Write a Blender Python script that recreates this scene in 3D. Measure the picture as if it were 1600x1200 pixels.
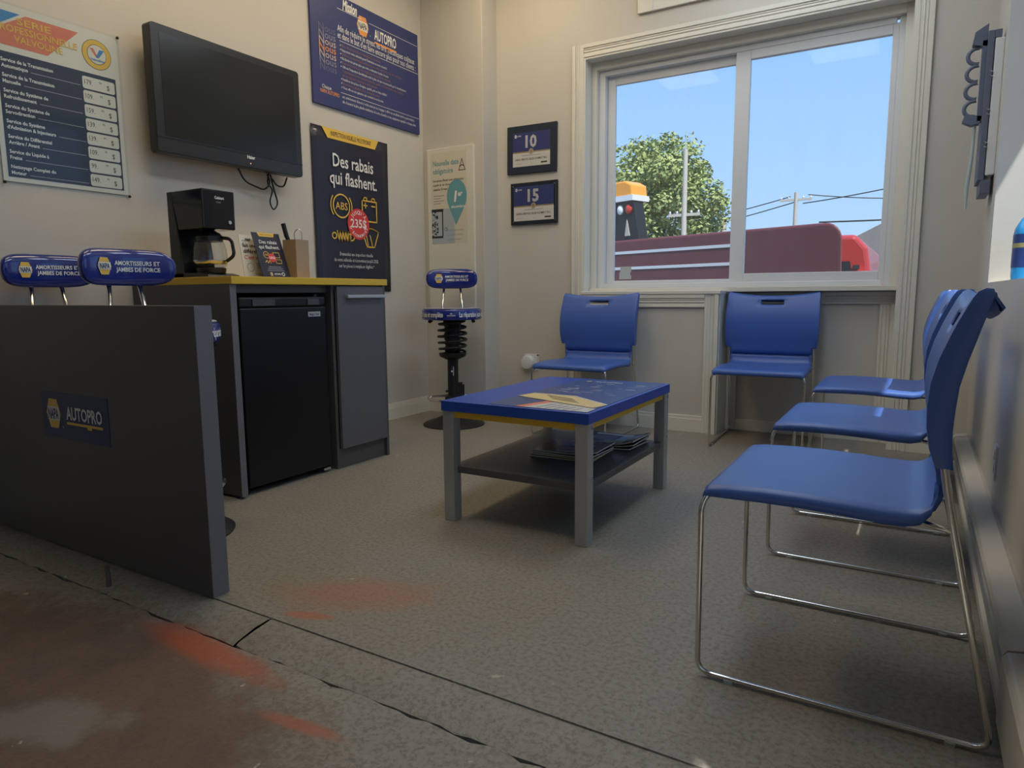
import bpy, bmesh, math, random
from mathutils import Vector, Matrix
random.seed(7)
PI = math.pi
for o in list(bpy.data.objects): bpy.data.objects.remove(o, do_unlink=True)
S = bpy.context.scene
C = S.collection

# ------------------------------------------------------------------ camera
cam_d = bpy.data.cameras.new('camera'); cam = bpy.data.objects.new('camera', cam_d); C.objects.link(cam)
cam_d.lens = 1060 / 1600 * 36; cam_d.sensor_width = 36; cam_d.clip_start = 0.02; cam_d.clip_end = 500
right = Vector((0.85884757, 0.51217826, -0.00736746)); down = Vector((0.06091427, -0.11640415, -0.9913322)); fwd = Vector((-0.5085964, 0.85095447, -0.13117239))
M = Matrix((( right.x, -down.x, -fwd.x, 0), (right.y, -down.y, -fwd.y, 0), (right.z, -down.z, -fwd.z, 0.87), (0, 0, 0, 1)))
cam.matrix_world = M
S.camera = cam

# ------------------------------------------------------------------ sky, sun, exposure
SUN_TRAVEL = Vector((-0.43, 0.40, -1.0)).normalized()
w = bpy.data.worlds.new('sky'); S.world = w; w.use_nodes = True
nt = w.node_tree; nt.nodes.clear()
tcw = nt.nodes.new('ShaderNodeTexCoord'); sep = nt.nodes.new('ShaderNodeSeparateXYZ'); sky = nt.nodes.new('ShaderNodeValToRGB')
nt.links.new(tcw.outputs['Generated'], sep.inputs[0]); nt.links.new(sep.outputs['Z'], sky.inputs[0])
cr_ = sky.color_ramp; cr_.elements[0].position = 0.0; cr_.elements[0].color = (0.56, 0.76, 0.98, 1); cr_.elements[1].position = 1.0; cr_.elements[1].color = (0.14, 0.36, 0.84, 1)
for p_, c_ in ((0.12, (0.44, 0.68, 0.99, 1)), (0.35, (0.29, 0.56, 0.98, 1))):
    e_ = cr_.elements.new(p_); e_.color = c_
bg = nt.nodes.new('ShaderNodeBackground'); bg.inputs[1].default_value = 1.15
wo = nt.nodes.new('ShaderNodeOutputWorld')
nt.links.new(sky.outputs[0], bg.inputs[0]); nt.links.new(bg.outputs[0], wo.inputs[0])
sd = bpy.data.lights.new('sun', 'SUN'); sd.energy = 7.0; sd.angle = 0.0095; sd.color = (1, 0.95, 0.86)
so = bpy.data.objects.new('sun', sd); C.objects.link(so)
so.rotation_euler = SUN_TRAVEL.to_track_quat('-Z', 'Y').to_euler(); so.location = (6, -5, 12)
S.view_settings.view_transform = 'Standard'; S.view_settings.look = 'None'
S.view_settings.exposure = 0.0; S.view_settings.gamma = 1.0; S.view_settings.use_curve_mapping = False
FILL_WARM = 6.3    # added fill panels over the service side
FILL_COOL = 6.3    # added fill panels over the seats

# ------------------------------------------------------------------ materials
MATS = {}
def mat(name, col, rough=0.5, metal=0.0, var=0.0, scale=20.0, bump=0.0, bscale=200.0, emis=None, estr=0.0, coat=0.0, spec=0.5, trans=0.0, ior=1.45):
    if name in MATS: return MATS[name]
    m = bpy.data.materials.new(name); m.use_nodes = True; n = m.node_tree; b = n.nodes['Principled BSDF']
    b.inputs['Base Color'].default_value = (*col, 1); b.inputs['Roughness'].default_value = rough
    b.inputs['Metallic'].default_value = metal; b.inputs['Specular IOR Level'].default_value = spec
    b.inputs['Coat Weight'].default_value = coat; b.inputs['Coat Roughness'].default_value = 0.08
    b.inputs['Transmission Weight'].default_value = trans; b.inputs['IOR'].default_value = ior
    if emis: b.inputs['Emission Color'].default_value = (*emis, 1); b.inputs['Emission Strength'].default_value = estr
    tc = n.nodes.new('ShaderNodeTexCoord')
    nz = n.nodes.new('ShaderNodeTexNoise'); nz.inputs['Scale'].default_value = scale; nz.inputs['Detail'].default_value = 6
    n.links.new(tc.outputs['Object'], nz.inputs['Vector'])
    mx = n.nodes.new('ShaderNodeMix'); mx.data_type = 'RGBA'; mx.blend_type = 'MIX'
    a = max(var, 0.01)
    mx.inputs['A'].default_value = (*[c * (1 - a) for c in col], 1); mx.inputs['B'].default_value = (*[min(1, c * (1 + a)) for c in col], 1)
    n.links.new(nz.outputs['Fac'], mx.inputs['Factor']); n.links.new(mx.outputs['Result'], b.inputs['Base Color'])
    if bump > 0:
        n2 = n.nodes.new('ShaderNodeTexNoise'); n2.inputs['Scale'].default_value = bscale; n2.inputs['Detail'].default_value = 4
        n.links.new(tc.outputs['Object'], n2.inputs['Vector'])
        bp = n.nodes.new('ShaderNodeBump'); bp.inputs['Strength'].default_value = bump; bp.inputs['Distance'].default_value = 0.002
        n.links.new(n2.outputs['Fac'], bp.inputs['Height']); n.links.new(bp.outputs['Normal'], b.inputs['Normal'])
    MATS[name] = m
    return m
WALL = mat('wall paint', (0.59, 0.565, 0.51), 0.55, var=0.03, scale=3, bump=0.25, bscale=60)
TRIM = mat('trim paint', (0.74, 0.72, 0.64), 0.4, var=0.03, scale=8)
CEIL = mat('ceiling paint', (0.75, 0.73, 0.68), 0.8, var=0.03)
VINYL = mat('white vinyl', (0.72, 0.74, 0.76), 0.35, var=0.02)
BLUE = mat('blue plastic', (0.06, 0.135, 0.44), 0.34, var=0.04, scale=4, bump=0.12, bscale=900)
BLUEG = mat('glossy blue vinyl', (0.012, 0.028, 0.22), 0.16, var=0.05, scale=6, coat=0.6)
BLUET = mat('blue laminate', (0.022, 0.075, 0.40), 0.3, var=0.03, bump=0.06, bscale=700)
CHROME = mat('chrome', (0.72, 0.71, 0.69), 0.16, 1.0, var=0.04)
ALU = mat('brushed aluminium', (0.50, 0.51, 0.50), 0.42, 0.55, var=0.05, scale=90)
BLACKP = mat('black plastic', (0.012, 0.013, 0.014), 0.28, var=0.1)
BLACKM = mat('black matte metal', (0.012, 0.012, 0.014), 0.5, var=0.15, scale=60)
SCREEN = mat('tv screen', (0.012, 0.012, 0.011), 0.22, var=0.02)
TVB = mat('tv bezel', (0.022, 0.022, 0.024), 0.3, var=0.05)
FRIDGE = mat('fridge black', (0.006, 0.006, 0.007), 0.3, var=0.2, scale=6, bump=0.15, bscale=350)
LAM = mat('charcoal laminate', (0.098, 0.092, 0.089), 0.42, var=0.10, scale=260, bump=0.08, bscale=400)
LAM_LIT = mat('lit charcoal edge band', (0.17, 0.164, 0.168), 0.4, var=0.05, scale=200)  # lighter copy of the laminate: light on the ends put into the colour
YEL = mat('yellow laminate', (0.72, 0.46, 0.035), 0.4, var=0.03)
YELT = mat('yellow rail paint', (0.78, 0.45, 0.04), 0.4, var=0.03)
WHITE = mat('white print', (0.82, 0.82, 0.80), 0.5, var=0.01)
PAPER = mat('paper', (0.74, 0.72, 0.64), 0.4, var=0.03)
NAVY = mat('navy print', (0.022, 0.035, 0.115), 0.32, var=0.05, scale=6)
NAVYD = mat('dark navy print', (0.022, 0.024, 0.045), 0.3, var=0.08, scale=5)
NAVYM = mat('mission board blue', (0.035, 0.05, 0.17), 0.4, var=0.05, scale=5)
SLATE = mat('slate print', (0.035, 0.047, 0.085), 0.3, var=0.05, scale=5)
GOLD = mat('yellow ink', (0.80, 0.52, 0.09), 0.4, var=0.02)
ORANGE = mat('orange ink', (0.78, 0.33, 0.10), 0.4, var=0.02)
ORDIM = mat('dim orange ink', (0.34, 0.16, 0.13), 0.4, var=0.02)
REDINK = mat('red ink', (0.68, 0.05, 0.05), 0.4, var=0.02)
CORAL = mat('coral ink', (0.70, 0.21, 0.13), 0.4, var=0.04)
SKYINK = mat('blue ink', (0.06, 0.25, 0.55), 0.4, var=0.1, scale=8)
INK = mat('black ink', (0.03, 0.03, 0.035), 0.5, var=0.02)
GREYT = mat('faded lettering', (0.13, 0.14, 0.24), 0.5, var=0.02)
GREYT2 = mat('half faded lettering', (0.28, 0.28, 0.35), 0.5, var=0.02)
TEAL = mat('teal ink', (0.14, 0.36, 0.40), 0.4, var=0.02)
SILVER = mat('silver ink', (0.55, 0.56, 0.58), 0.35, 0.3, var=0.25, scale=160)
KRAFT = mat('kraft card', (0.36, 0.27, 0.18), 0.7, var=0.06)
STEEL = mat('stainless steel', (0.6, 0.6, 0.6), 0.25, 1.0)
HEATER = mat('heater enamel', (0.60, 0.57, 0.50), 0.35, var=0.03, scale=10)
CARRED = mat('red car paint', (0.42, 0.035, 0.03), 0.3, var=0.06, scale=2, coat=0.5)
TRUCKRED = mat('shaded red truck paint', (0.13, 0.035, 0.04), 0.45, var=0.12, scale=2.5)  # red darkened so the colour holds the body's shaded look
TYRE = mat('tyre rubber', (0.02, 0.02, 0.02), 0.8)
DARKW = mat('dark glass', (0.02, 0.025, 0.03), 0.1)
AMBER = mat('amber lens', (0.85, 0.33, 0.04), 0.3)
REDL = mat('red lens', (0.6, 0.05, 0.04), 0.25)
BARK = mat('bark', (0.12, 0.085, 0.06), 0.9, var=0.3, scale=12)
LEAF = mat('leaf green', (0.30, 0.35, 0.12), 0.6, var=0.45, scale=1.1)
WOODP = mat('weathered pole wood', (0.50, 0.45, 0.39), 0.9, var=0.15, scale=9)
ASPH = mat('asphalt', (0.16, 0.155, 0.15), 0.9, var=0.15, scale=4, bump=0.4, bscale=60)
SIDING = mat('pale siding', (0.55, 0.52, 0.46), 0.7, var=0.05)
ROOFG = mat('grey shingles', (0.22, 0.20, 0.19), 0.9, var=0.2, scale=9)
JUGB = mat('blue jug plastic', (0.03, 0.32, 0.75), 0.25, var=0.03)
JUGL = mat('jug label blue', (0.03, 0.06, 0.22), 0.35, var=0.05)
RACKB = mat('rack grey blue', (0.12, 0.14, 0.20), 0.45, var=0.05)
PALE = mat('pale green plastic', (0.42, 0.50, 0.47), 0.4, var=0.03)

def glass_mat(name, dust=0.03, tint=(0.95, 0.97, 0.98), refl=0.008):
    m = bpy.data.materials.new(name); m.use_nodes = True; n = m.node_tree; n.nodes.clear()
    out = n.nodes.new('ShaderNodeOutputMaterial'); tr = n.nodes.new('ShaderNodeBsdfTransparent'); tr.inputs[0].default_value = (*tint, 1)
    gl = n.nodes.new('ShaderNodeBsdfGlossy'); gl.inputs['Roughness'].default_value = 0.02
    di = n.nodes.new('ShaderNodeBsdfDiffuse'); di.inputs[0].default_value = (0.75, 0.75, 0.75, 1)
    lw = n.nodes.new('ShaderNodeLayerWeight'); lw.inputs[0].default_value = 0.5
    pw = n.nodes.new('ShaderNodeMath'); pw.operation = 'POWER'; pw.inputs[1].default_value = 5.0; n.links.new(lw.outputs['Facing'], pw.inputs[0])
    fr = n.nodes.new('ShaderNodeMath'); fr.operation = 'MULTIPLY_ADD'; fr.inputs[1].default_value = 0.7; fr.inputs[2].default_value = refl; n.links.new(pw.outputs[0], fr.inputs[0])
    m1 = n.nodes.new('ShaderNodeMixShader'); m2 = n.nodes.new('ShaderNodeMixShader')
    tc = n.nodes.new('ShaderNodeTexCoord'); nz = n.nodes.new('ShaderNodeTexNoise'); nz.inputs['Scale'].default_value = 5
    mp = n.nodes.new('ShaderNodeMapping'); mp.inputs['Scale'].default_value = (3, 3, 0.5)
    mr = n.nodes.new('ShaderNodeMapRange'); mr.inputs['To Min'].default_value = dust * 0.5; mr.inputs['To Max'].default_value = dust * 1.5
    n.links.new(tc.outputs['Object'], mp.inputs[0]); n.links.new(mp.outputs[0], nz.inputs['Vector']); n.links.new(nz.outputs['Fac'], mr.inputs['Value'])
    n.links.new(mr.outputs[0], m1.inputs[0]); n.links.new(tr.outputs[0], m1.inputs[1]); n.links.new(di.outputs[0], m1.inputs[2])
    n.links.new(fr.outputs[0], m2.inputs[0]); n.links.new(m1.outputs[0], m2.inputs[1]); n.links.new(gl.outputs[0], m2.inputs[2])
    n.links.new(m2.outputs[0], out.inputs[0]); return m
GLASS = glass_mat('window glass', 0.04)
CLEAR = glass_mat('carafe glass', 0.01, (0.86, 0.88, 0.88), 0.06)
ACRYL = glass_mat('clear acrylic', 0.0, refl=0.01)

# concrete floor: worn grey-brown concrete with rust-orange paint stains of their own shape
def floor_mat():
    m = bpy.data.materials.new('worn concrete'); m.use_nodes = True; n = m.node_tree; L = n.links; b = n.nodes['Principled BSDF']
    tc = n.nodes.new('ShaderNodeTexCoord')
    def noise(sc, det=6, rough=0.6):
        q = n.nodes.new('ShaderNodeTexNoise'); q.inputs['Scale'].default_value = sc; q.inputs['Detail'].default_value = det; q.inputs['Roughness'].default_value = rough
        L.new(tc.outputs['Object'], q.inputs['Vector']); return q
    def ramp(src, a, bb, ca=(0, 0, 0, 1), cb=(1, 1, 1, 1)):
        r = n.nodes.new('ShaderNodeValToRGB'); r.color_ramp.elements[0].position = a; r.color_ramp.elements[1].position = bb
        r.color_ramp.elements[0].color = ca; r.color_ramp.elements[1].color = cb; L.new(src, r.inputs[0]); return r
    def mix(fac, A, B):
        x = n.nodes.new('ShaderNodeMix'); x.data_type = 'RGBA'
        if hasattr(fac, 'is_linked'): L.new(fac, x.inputs['Factor'])
        else: x.inputs['Factor'].default_value = fac
        for s, v in (('A', A), ('B', B)):
            if isinstance(v, tuple): x.inputs[s].default_value = v
            else: L.new(v, x.inputs[s])
        return x.outputs['Result']
    def math_(op, a, bb=None):
        x = n.nodes.new('ShaderNodeMath'); x.operation = op
        for i, v in enumerate((a, bb)):
            if v is None: continue
            if isinstance(v, (int, float)): x.inputs[i].default_value = v
            else: L.new(v, x.inputs[i])
        return x.outputs[0]
    big = noise(1.3, 5); mid = noise(9, 8, 0.7); fine = noise(75, 5, 0.75); spk = noise(28, 3)
    base = ramp(big.outputs['Fac'], 0.3, 0.72, (0.255, 0.255, 0.240, 1), (0.255, 0.215, 0.150, 1)).outputs[0]
    base = mix(ramp(mid.outputs['Fac'], 0.35, 0.75).outputs[0], base, (0.300, 0.275, 0.225, 1))
    base = mix(math_('MULTIPLY', ramp(fine.outputs['Fac'], 0.46, 0.62).outputs[0], 0.6), base, (0.105, 0.090, 0.068, 1))
    base = mix(math_('MULTIPLY', ramp(spk.outputs['Fac'], 0.70, 0.74).outputs[0], 0.5), base, (0.08, 0.07, 0.06, 1))
    # blob(x, y, rx, ry, rot) : 1 inside, 0 outside, edge broken up by noise
    wob = noise(3.2, 9, 0.7); wob2 = noise(17, 6, 0.7)
    def blob(cx, cy, rx, ry, rot=0.0, soft=0.5, wobble=0.9):
        mp = n.nodes.new('ShaderNodeMapping'); mp.vector_type = 'TEXTURE'
        mp.inputs['Location'].default_value = (cx, cy, 0); mp.inputs['Rotation'].default_value = (0, 0, rot); mp.inputs['Scale'].default_value = (rx, ry, 1000)
        L.new(tc.outputs['Object'], mp.inputs[0])
        vl = n.nodes.new('ShaderNodeVectorMath'); vl.operation = 'LENGTH'; L.new(mp.outputs[0], vl.inputs[0])
        d = math_('ADD', vl.outputs['Value'], math_('MULTIPLY', math_('SUBTRACT', math_('ADD', math_('MULTIPLY', wob.outputs['Fac'], 0.6), math_('MULTIPLY', wob2.outputs['Fac'], 0.55)), 0.575), wobble * 1.7))
        r = n.nodes.new('ShaderNodeMapRange'); r.interpolation_type = 'SMOOTHSTEP'
        r.inputs['From Min'].default_value = 1.0 + soft * 0.5; r.inputs['From Max'].default_value = 1.0 - soft * 0.5
        L.new(d, r.inputs['Value']); return r.outputs[0]
    brown = blob(-1.75, 0.62, 0.80, 0.40, 0.05, 0.45, 0.7)
    red = blob(-1.50, 0.995, 0.24, 0.045, -0.05, 1.0, 0.9)
    red2 = blob(-1.06, 0.90, 0.10, 0.016, 0.1, 1.0, 0.9)
    red3 = blob(-1.36, 1.40, 0.22, 0.10, 0.5, 1.2, 1.6)
    red4 = blob(-1.39, 1.225, 0.07, 0.02, 0.3, 0.8, 1.0)
    grey = blob(-1.58, 0.60, 0.20, 0.07, 0.5, 0.8, 2.0)
    base = mix(math_('MULTIPLY', brown, 0.80), base, mix(ramp(mid.outputs['Fac'], 0.3, 0.7).outputs[0], (0.085, 0.042, 0.028, 1), (0.150, 0.078, 0.045, 1)))
    base = mix(math_('MULTIPLY', red, 0.75), base, (0.42, 0.085, 0.035, 1))
    base = mix(math_('MULTIPLY', red2, 0.65), base, (0.42, 0.10, 0.045, 1))
    base = mix(math_('MULTIPLY', red3, 0.42), base, (0.40, 0.13, 0.07, 1))
    base = mix(math_('MULTIPLY', red4, 0.65), base, (0.45, 0.11, 0.05, 1))
    base = mix(math_('MULTIPLY', grey, 0.55), base, (0.26, 0.245, 0.215, 1))
    # chipped pale paint flecks
    fl = noise(16, 3, 0.5); fleck = ramp(fl.outputs['Fac'], 0.735, 0.75).outputs[0]
    base = mix(math_('MULTIPLY', fleck, 0.7), base, (0.50, 0.46, 0.37, 1))
    L.new(base, b.inputs['Base Color'])
    rr = n.nodes.new('ShaderNodeMapRange'); rr.inputs['To Min'].default_value = 0.34; rr.inputs['To Max'].default_value = 0.62
    L.new(mid.outputs['Fac'], rr.inputs['Value']); L.new(rr.outputs[0], b.inputs['Roughness'])
    bp = n.nodes.new('ShaderNodeBump'); bp.inputs['Strength'].default_value = 0.55; bp.inputs['Distance'].default_value = 0.004
    L.new(math_('ADD', fine.outputs['Fac'], math_('MULTIPLY', mid.outputs['Fac'], 0.8)), bp.inputs['Height']); L.new(bp.outputs['Normal'], b.inputs['Normal'])
    return m
FLOOR = floor_mat()

# ------------------------------------------------------------------ mesh helpers
PRINTED = {'lettering', 'fine_print', 'print', 'emblem_lettering', 'handwriting', 'dots', 'bullets', 'icon', 'picture', 'pictures', 'pictogram', 'signature', 'numeral', 'display', 'label_print', 'trim_marks', 'seal', 'sketch', 'underline'}
class MB:
    def __init__(s): s.v = []; s.f = []
    def add(s, vs, fs):
        k = len(s.v); s.v += [tuple(p) for p in vs]; s.f += [tuple(i + k for i in f) for f in fs]; return s
    def box(s, x0, x1, y0, y1, z0, z1):
        return s.add([(x0, y0, z0), (x1, y0, z0), (x1, y1, z0), (x0, y1, z0), (x0, y0, z1), (x1, y0, z1), (x1, y1, z1), (x0, y1, z1)],
                     [(0, 3, 2, 1), (4, 5, 6, 7), (0, 1, 5, 4), (1, 2, 6, 5), (2, 3, 7, 6), (3, 0, 4, 7)])
    def prism(s, pts, h0, h1, axis='z'):
        n = len(pts)
        def P(a, b, h): return {'z': (a, b, h), 'y': (a, h, b), 'x': (h, a, b)}[axis]
        vs = [P(a, b, h0) for a, b in pts] + [P(a, b, h1) for a, b in pts]
        fs = [tuple(range(n - 1, -1, -1)), tuple(range(n, 2 * n))] + [(i, (i + 1) % n, n + (i + 1) % n, n + i) for i in range(n)]
        return s.add(vs, fs)
    def flat(s, pts, z):
        return s.add([(a, b, z) for a, b in pts], [tuple(range(len(pts)))])
    def tube(s, path, r, n=8, cap=True):
        path = [Vector(p) for p in path]; vs = []; up = None
        for i, p in enumerate(path):
            t = (path[min(i + 1, len(path) - 1)] - path[max(i - 1, 0)]).normalized()
            if up is None: up = Vector((0, 0, 1)) if abs(t.z) < 0.9 else Vector((1, 0, 0))
            a = t.cross(up)
            if a.length < 1e-5: a = t.orthogonal()
            a.normalize(); up = a.cross(t).normalized(); rr = r[i] if isinstance(r, (list, tuple)) else r
            for k in range(n):
                q = 2 * PI * k / n; vs.append(p + (a * math.cos(q) + up * math.sin(q)) * rr)
        fs = []
        for i in range(len(path) - 1):
            for k in range(n): fs.append((i * n + k, i * n + (k + 1) % n, (i + 1) * n + (k + 1) % n, (i + 1) * n + k))
        if cap: fs += [tuple(range(n - 1, -1, -1)), tuple((len(path) - 1) * n + k for k in range(n))]
        return s.add(vs, fs)
    def lathe(s, prof, n=32, cx=0, cy=0, z0=0):
        vs = []; fs = []
        for r, z in prof:
            for k in range(n): q = 2 * PI * k / n; vs.append((cx + r * math.cos(q), cy + r * math.sin(q), z0 + z))
        for i in range(len(prof) - 1):
            for k in range(n): fs.append((i * n + k, i * n + (k + 1) % n, (i + 1) * n + (k + 1) % n, (i + 1) * n + k))
        fs += [tuple(range(n - 1, -1, -1)), tuple((len(prof) - 1) * n + k for k in range(n))]
        return s.add(vs, fs)
    def grid(s, rows, skip=()):
        n = len(rows[0]); vs = [p for r in rows for p in r]
        fs = [(i * n + k, i * n + k + 1, (i + 1) * n + k + 1, (i + 1) * n + k) for i in range(len(rows) - 1) for k in range(n - 1) if (i, k) not in skip]
        return s.add(vs, fs)
    def xf(s, m):
        s.v = [tuple(m @ Vector(p)) for p in s.v]; return s
    def build(s, name, material, parent=None, smooth=False, bevel=0.0, seg=2):
        me = bpy.data.meshes.new(name); me.from_pydata(s.v, [], s.f); me.materials.append(material)
        bm = bmesh.new(); bm.from_mesh(me); bmesh.ops.recalc_face_normals(bm, faces=bm.faces); bm.to_mesh(me); bm.free()
        if smooth:
            for p in me.polygons: p.use_smooth = True
            if smooth is not True: me.set_sharp_from_angle(angle=math.radians(smooth))
        o = bpy.data.objects.new(name, me); C.objects.link(o)
        if name in PRINTED: o['kind'] = 'stuff'
        if parent: o.parent = parent
        if bevel:
            b = o.modifiers.new('bevel', 'BEVEL'); b.width = bevel; b.segments = seg; b.limit_method = 'ANGLE'; b.angle_limit = math.radians(40)
        return o
def fillet(pts, r, n=5):
    pts = [Vector(p) for p in pts]; out = [pts[0]]
    for i in range(1, len(pts) - 1):
        a, b, c = pts[i - 1], pts[i], pts[i + 1]; u = (a - b).normalized(); v = (c - b).normalized(); rr = min(r, (a - b).length * .45, (c - b).length * .45)
        for k in range(n + 1):
            t = k / n; out.append(b + u * rr * (1 - t) ** 2 + v * rr * t ** 2)
    out.append(pts[-1]); return out
def rrect(x0, y0, x1, y1, r, n=5):
    out = []
    for cx, cy, a in ((x1 - r, y1 - r, 0), (x0 + r, y1 - r, 90), (x0 + r, y0 + r, 180), (x1 - r, y0 + r, 270)):
        for k in range(n + 1): q = math.radians(a + 90 * k / n); out.append((cx + r * math.cos(q), cy + r * math.sin(q)))
    return out
def circ(cx, cy, rx, ry=None, n=32, a0=0, a1=360):
    ry = ry or rx; full = abs(a1 - a0) >= 360
    return [(cx + rx * math.cos(math.radians(a0 + (a1 - a0) * k / (n if full else n - 1))), cy + ry * math.sin(math.radians(a0 + (a1 - a0) * k / (n if full else n - 1)))) for k in range(n)]
def tag(o, label, cat, group=None):
    o['label'] = label; o['category'] = cat
    if group: o['group'] = group
    return o
def thing(name, label, cat, loc=(0, 0, 0), rz=0.0, group=None):
    o = bpy.data.objects.new(name, None); C.objects.link(o); o.empty_display_size = 0.1
    o.location = loc; o.rotation_euler = (0, 0, rz); return tag(o, label, cat, group)
def struct(o): o['kind'] = 'structure'; return o
def copy_tree(o, parent=None):
    c = o.copy(); C.objects.link(c)
    if parent: c.parent = parent
    for ch in list(o.children): copy_tree(ch, c)
    return c

TCACHE = {}
def tmesh(s, bold=0.0, shear=0.0, res=2):
    key = (s, bold, shear, res)
    if key in TCACHE: return TCACHE[key]
    cu = bpy.data.curves.new('t', 'FONT'); cu.body = s; cu.size = 1; cu.offset = bold; cu.shear = shear; cu.resolution_u = res; cu.fill_mode = 'FRONT'
    o = bpy.data.objects.new('t', cu); C.objects.link(o)
    dg = bpy.context.evaluated_depsgraph_get(); e = o.evaluated_get(dg); me = e.to_mesh()
    vs = [tuple(v.co) for v in me.vertices]; fs = [tuple(p.vertices) for p in me.polygons]
    e.to_mesh_clear(); bpy.data.objects.remove(o, do_unlink=True); bpy.data.curves.remove(cu)
    TCACHE[key] = (vs, fs); return vs, fs
CAP = 0.70
class Print:
    """flat print on a panel: local x to the right, local y up, local z out of the surface"""
    def __init__(s, root, z): s.root = root; s.z = z; s.p = {}
    def mb(s, name, m):
        return s.p.setdefault((name, m.name), (MB(), m))[0]
    def poly(s, pts, m, name='print', layer=1): s.mb(name, m).flat(pts, s.z + layer * 0.0005); return s
    def rect(s, x0, y0, x1, y1, m, name='print', layer=1): return s.poly([(x0, y0), (x1, y0), (x1, y1), (x0, y1)], m, name, layer)
    def ring(s, cx, cy, r, t, m, name='print', layer=2, a0=0, a1=360, n=28):
        A = circ(cx, cy, r, n=n, a0=a0, a1=a1); B = circ(cx, cy, r - t, n=n, a0=a0, a1=a1); k = len(A); full = abs(a1 - a0) >= 360
        z = s.z + layer * 0.0005
        s.mb(name, m).add([(a, b, z) for a, b in A + B], [(i, (i + 1) % k, k + (i + 1) % k, k + i) for i in range(k if full else k - 1)]); return s
    def line(s, pts, t, m, name='print', layer=2):
        z = s.z + layer * 0.0005
        for (ax, ay), (bx, by) in zip(pts, pts[1:]):
            d = Vector((bx - ax, by - ay)); l = d.length; d /= l; nx, ny = -d.y * t / 2, d.x * t / 2; ex, ey = d.x * t / 2, d.y * t / 2
            s.mb(name, m).flat([(ax - ex + nx, ay - ey + ny), (ax - ex - nx, ay - ey - ny), (bx + ex - nx, by + ey - ny), (bx + ex + nx, by + ey + ny)], z)
        return s
    def text(s, body, x, y, h, m, w=None, align='l', bold=0.0, shear=0.0, name='lettering', layer=3, xs=1.0, rot=0.0, res=2):
        vs, fs = tmesh(body, bold, shear, res)
        if not vs: return s
        x0 = min(v[0] for v in vs); x1 = max(v[0] for v in vs); k = h / CAP; kx = k * xs
        if w: kx = w / (x1 - x0)
        W = (x1 - x0) * kx; ox = {'l': 0, 'c': -W / 2, 'r': -W}[align]; cr, sr = math.cos(rot), math.sin(rot); z = s.z + layer * 0.0005
        out = []
        for v in vs:
            a = (v[0] - x0) * kx + ox; b = v[1] * k; out.append((x + a * cr - b * sr, y + a * sr + b * cr, z))
        s.mb(name, m).add(out, fs); return s
    def build(s):
        for (name, _), (mb, m) in s.p.items():
            o = mb.build(name, m, s.root)
            # keep print facing outward
            me = o.data; bm = bmesh.new(); bm.from_mesh(me)
            for f in bm.faces:
                if f.normal.z < 0: f.normal_flip()
            bm.to_mesh(me); bm.free()
def hexlogo(P, cx, cy, h, layer=2, band=WHITE, yel=GOLD, txt=NAVY, wr=0.62):
    w = h * wr * 0.98; a = h / 2
    P.poly([(cx - w / 2, cy), (cx - w * .27, cy + a), (cx + w * .27, cy + a), (cx + w / 2, cy), (cx + w * .27, cy - a), (cx - w * .27, cy - a)], yel, 'hexagon_emblem', layer)
    b = h * 0.235; e = w * 0.455
    P.rect(cx - w * .40, cy - b, cx + w * .40, cy + b, band, 'emblem_band', layer + 1)
    P.text('NAPA', cx, cy - b * .74, b * 1.48, txt, w=w * 0.72, align='c', bold=0.03, name='emblem_lettering', layer=layer + 2)
def autopro(P, x, y, h, w, layer=3, ul=True, m=WHITE, y2=GOLD):
    P.text('AUTOPRO', x, y, h, m, w=w, bold=0.025, layer=layer)
    if ul:
        t = h * 0.2; P.rect(x, y - h * .42, x + w, y - h * .42 + t, y2, 'underline', layer); P.rect(x + w * .58, y - h * .62, x + w * .70, y - h * .42, y2, 'underline', layer)
def panel(name, label, cat, origin, facing, w, h, t, m, group=None, bevel=0.0, tilt=0.0, lean=0.0):
    """facing '+x' (left wall) or '-y' (back wall, divider)"""
    mb = MB(); mb.box(0, w, 0, h, 0, t); o = mb.build(name, m, None, bevel=bevel)
    o.location = origin; o.rotation_euler = (PI / 2 - lean, 0, PI / 2 if facing == '+x' else 0.0)
    if tilt: o.rotation_mode = 'XYZ'; o.rotation_euler.rotate_axis('Z', tilt)
    return tag(o, label, cat, group)

XL, XR, YB, YS = -3.155, 0.25, 4.235, 4.05     # left wall, right wall, back wall, boxed-out corner
CEILZ, YBEH = 3.15, -3.6

# ------------------------------------------------------------------ room shell
mb = MB(); mb.box(XL - .1, XR + .0, 1.165, YB + .3, -0.15, 0.0); struct(mb.build('floor', FLOOR))
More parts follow.
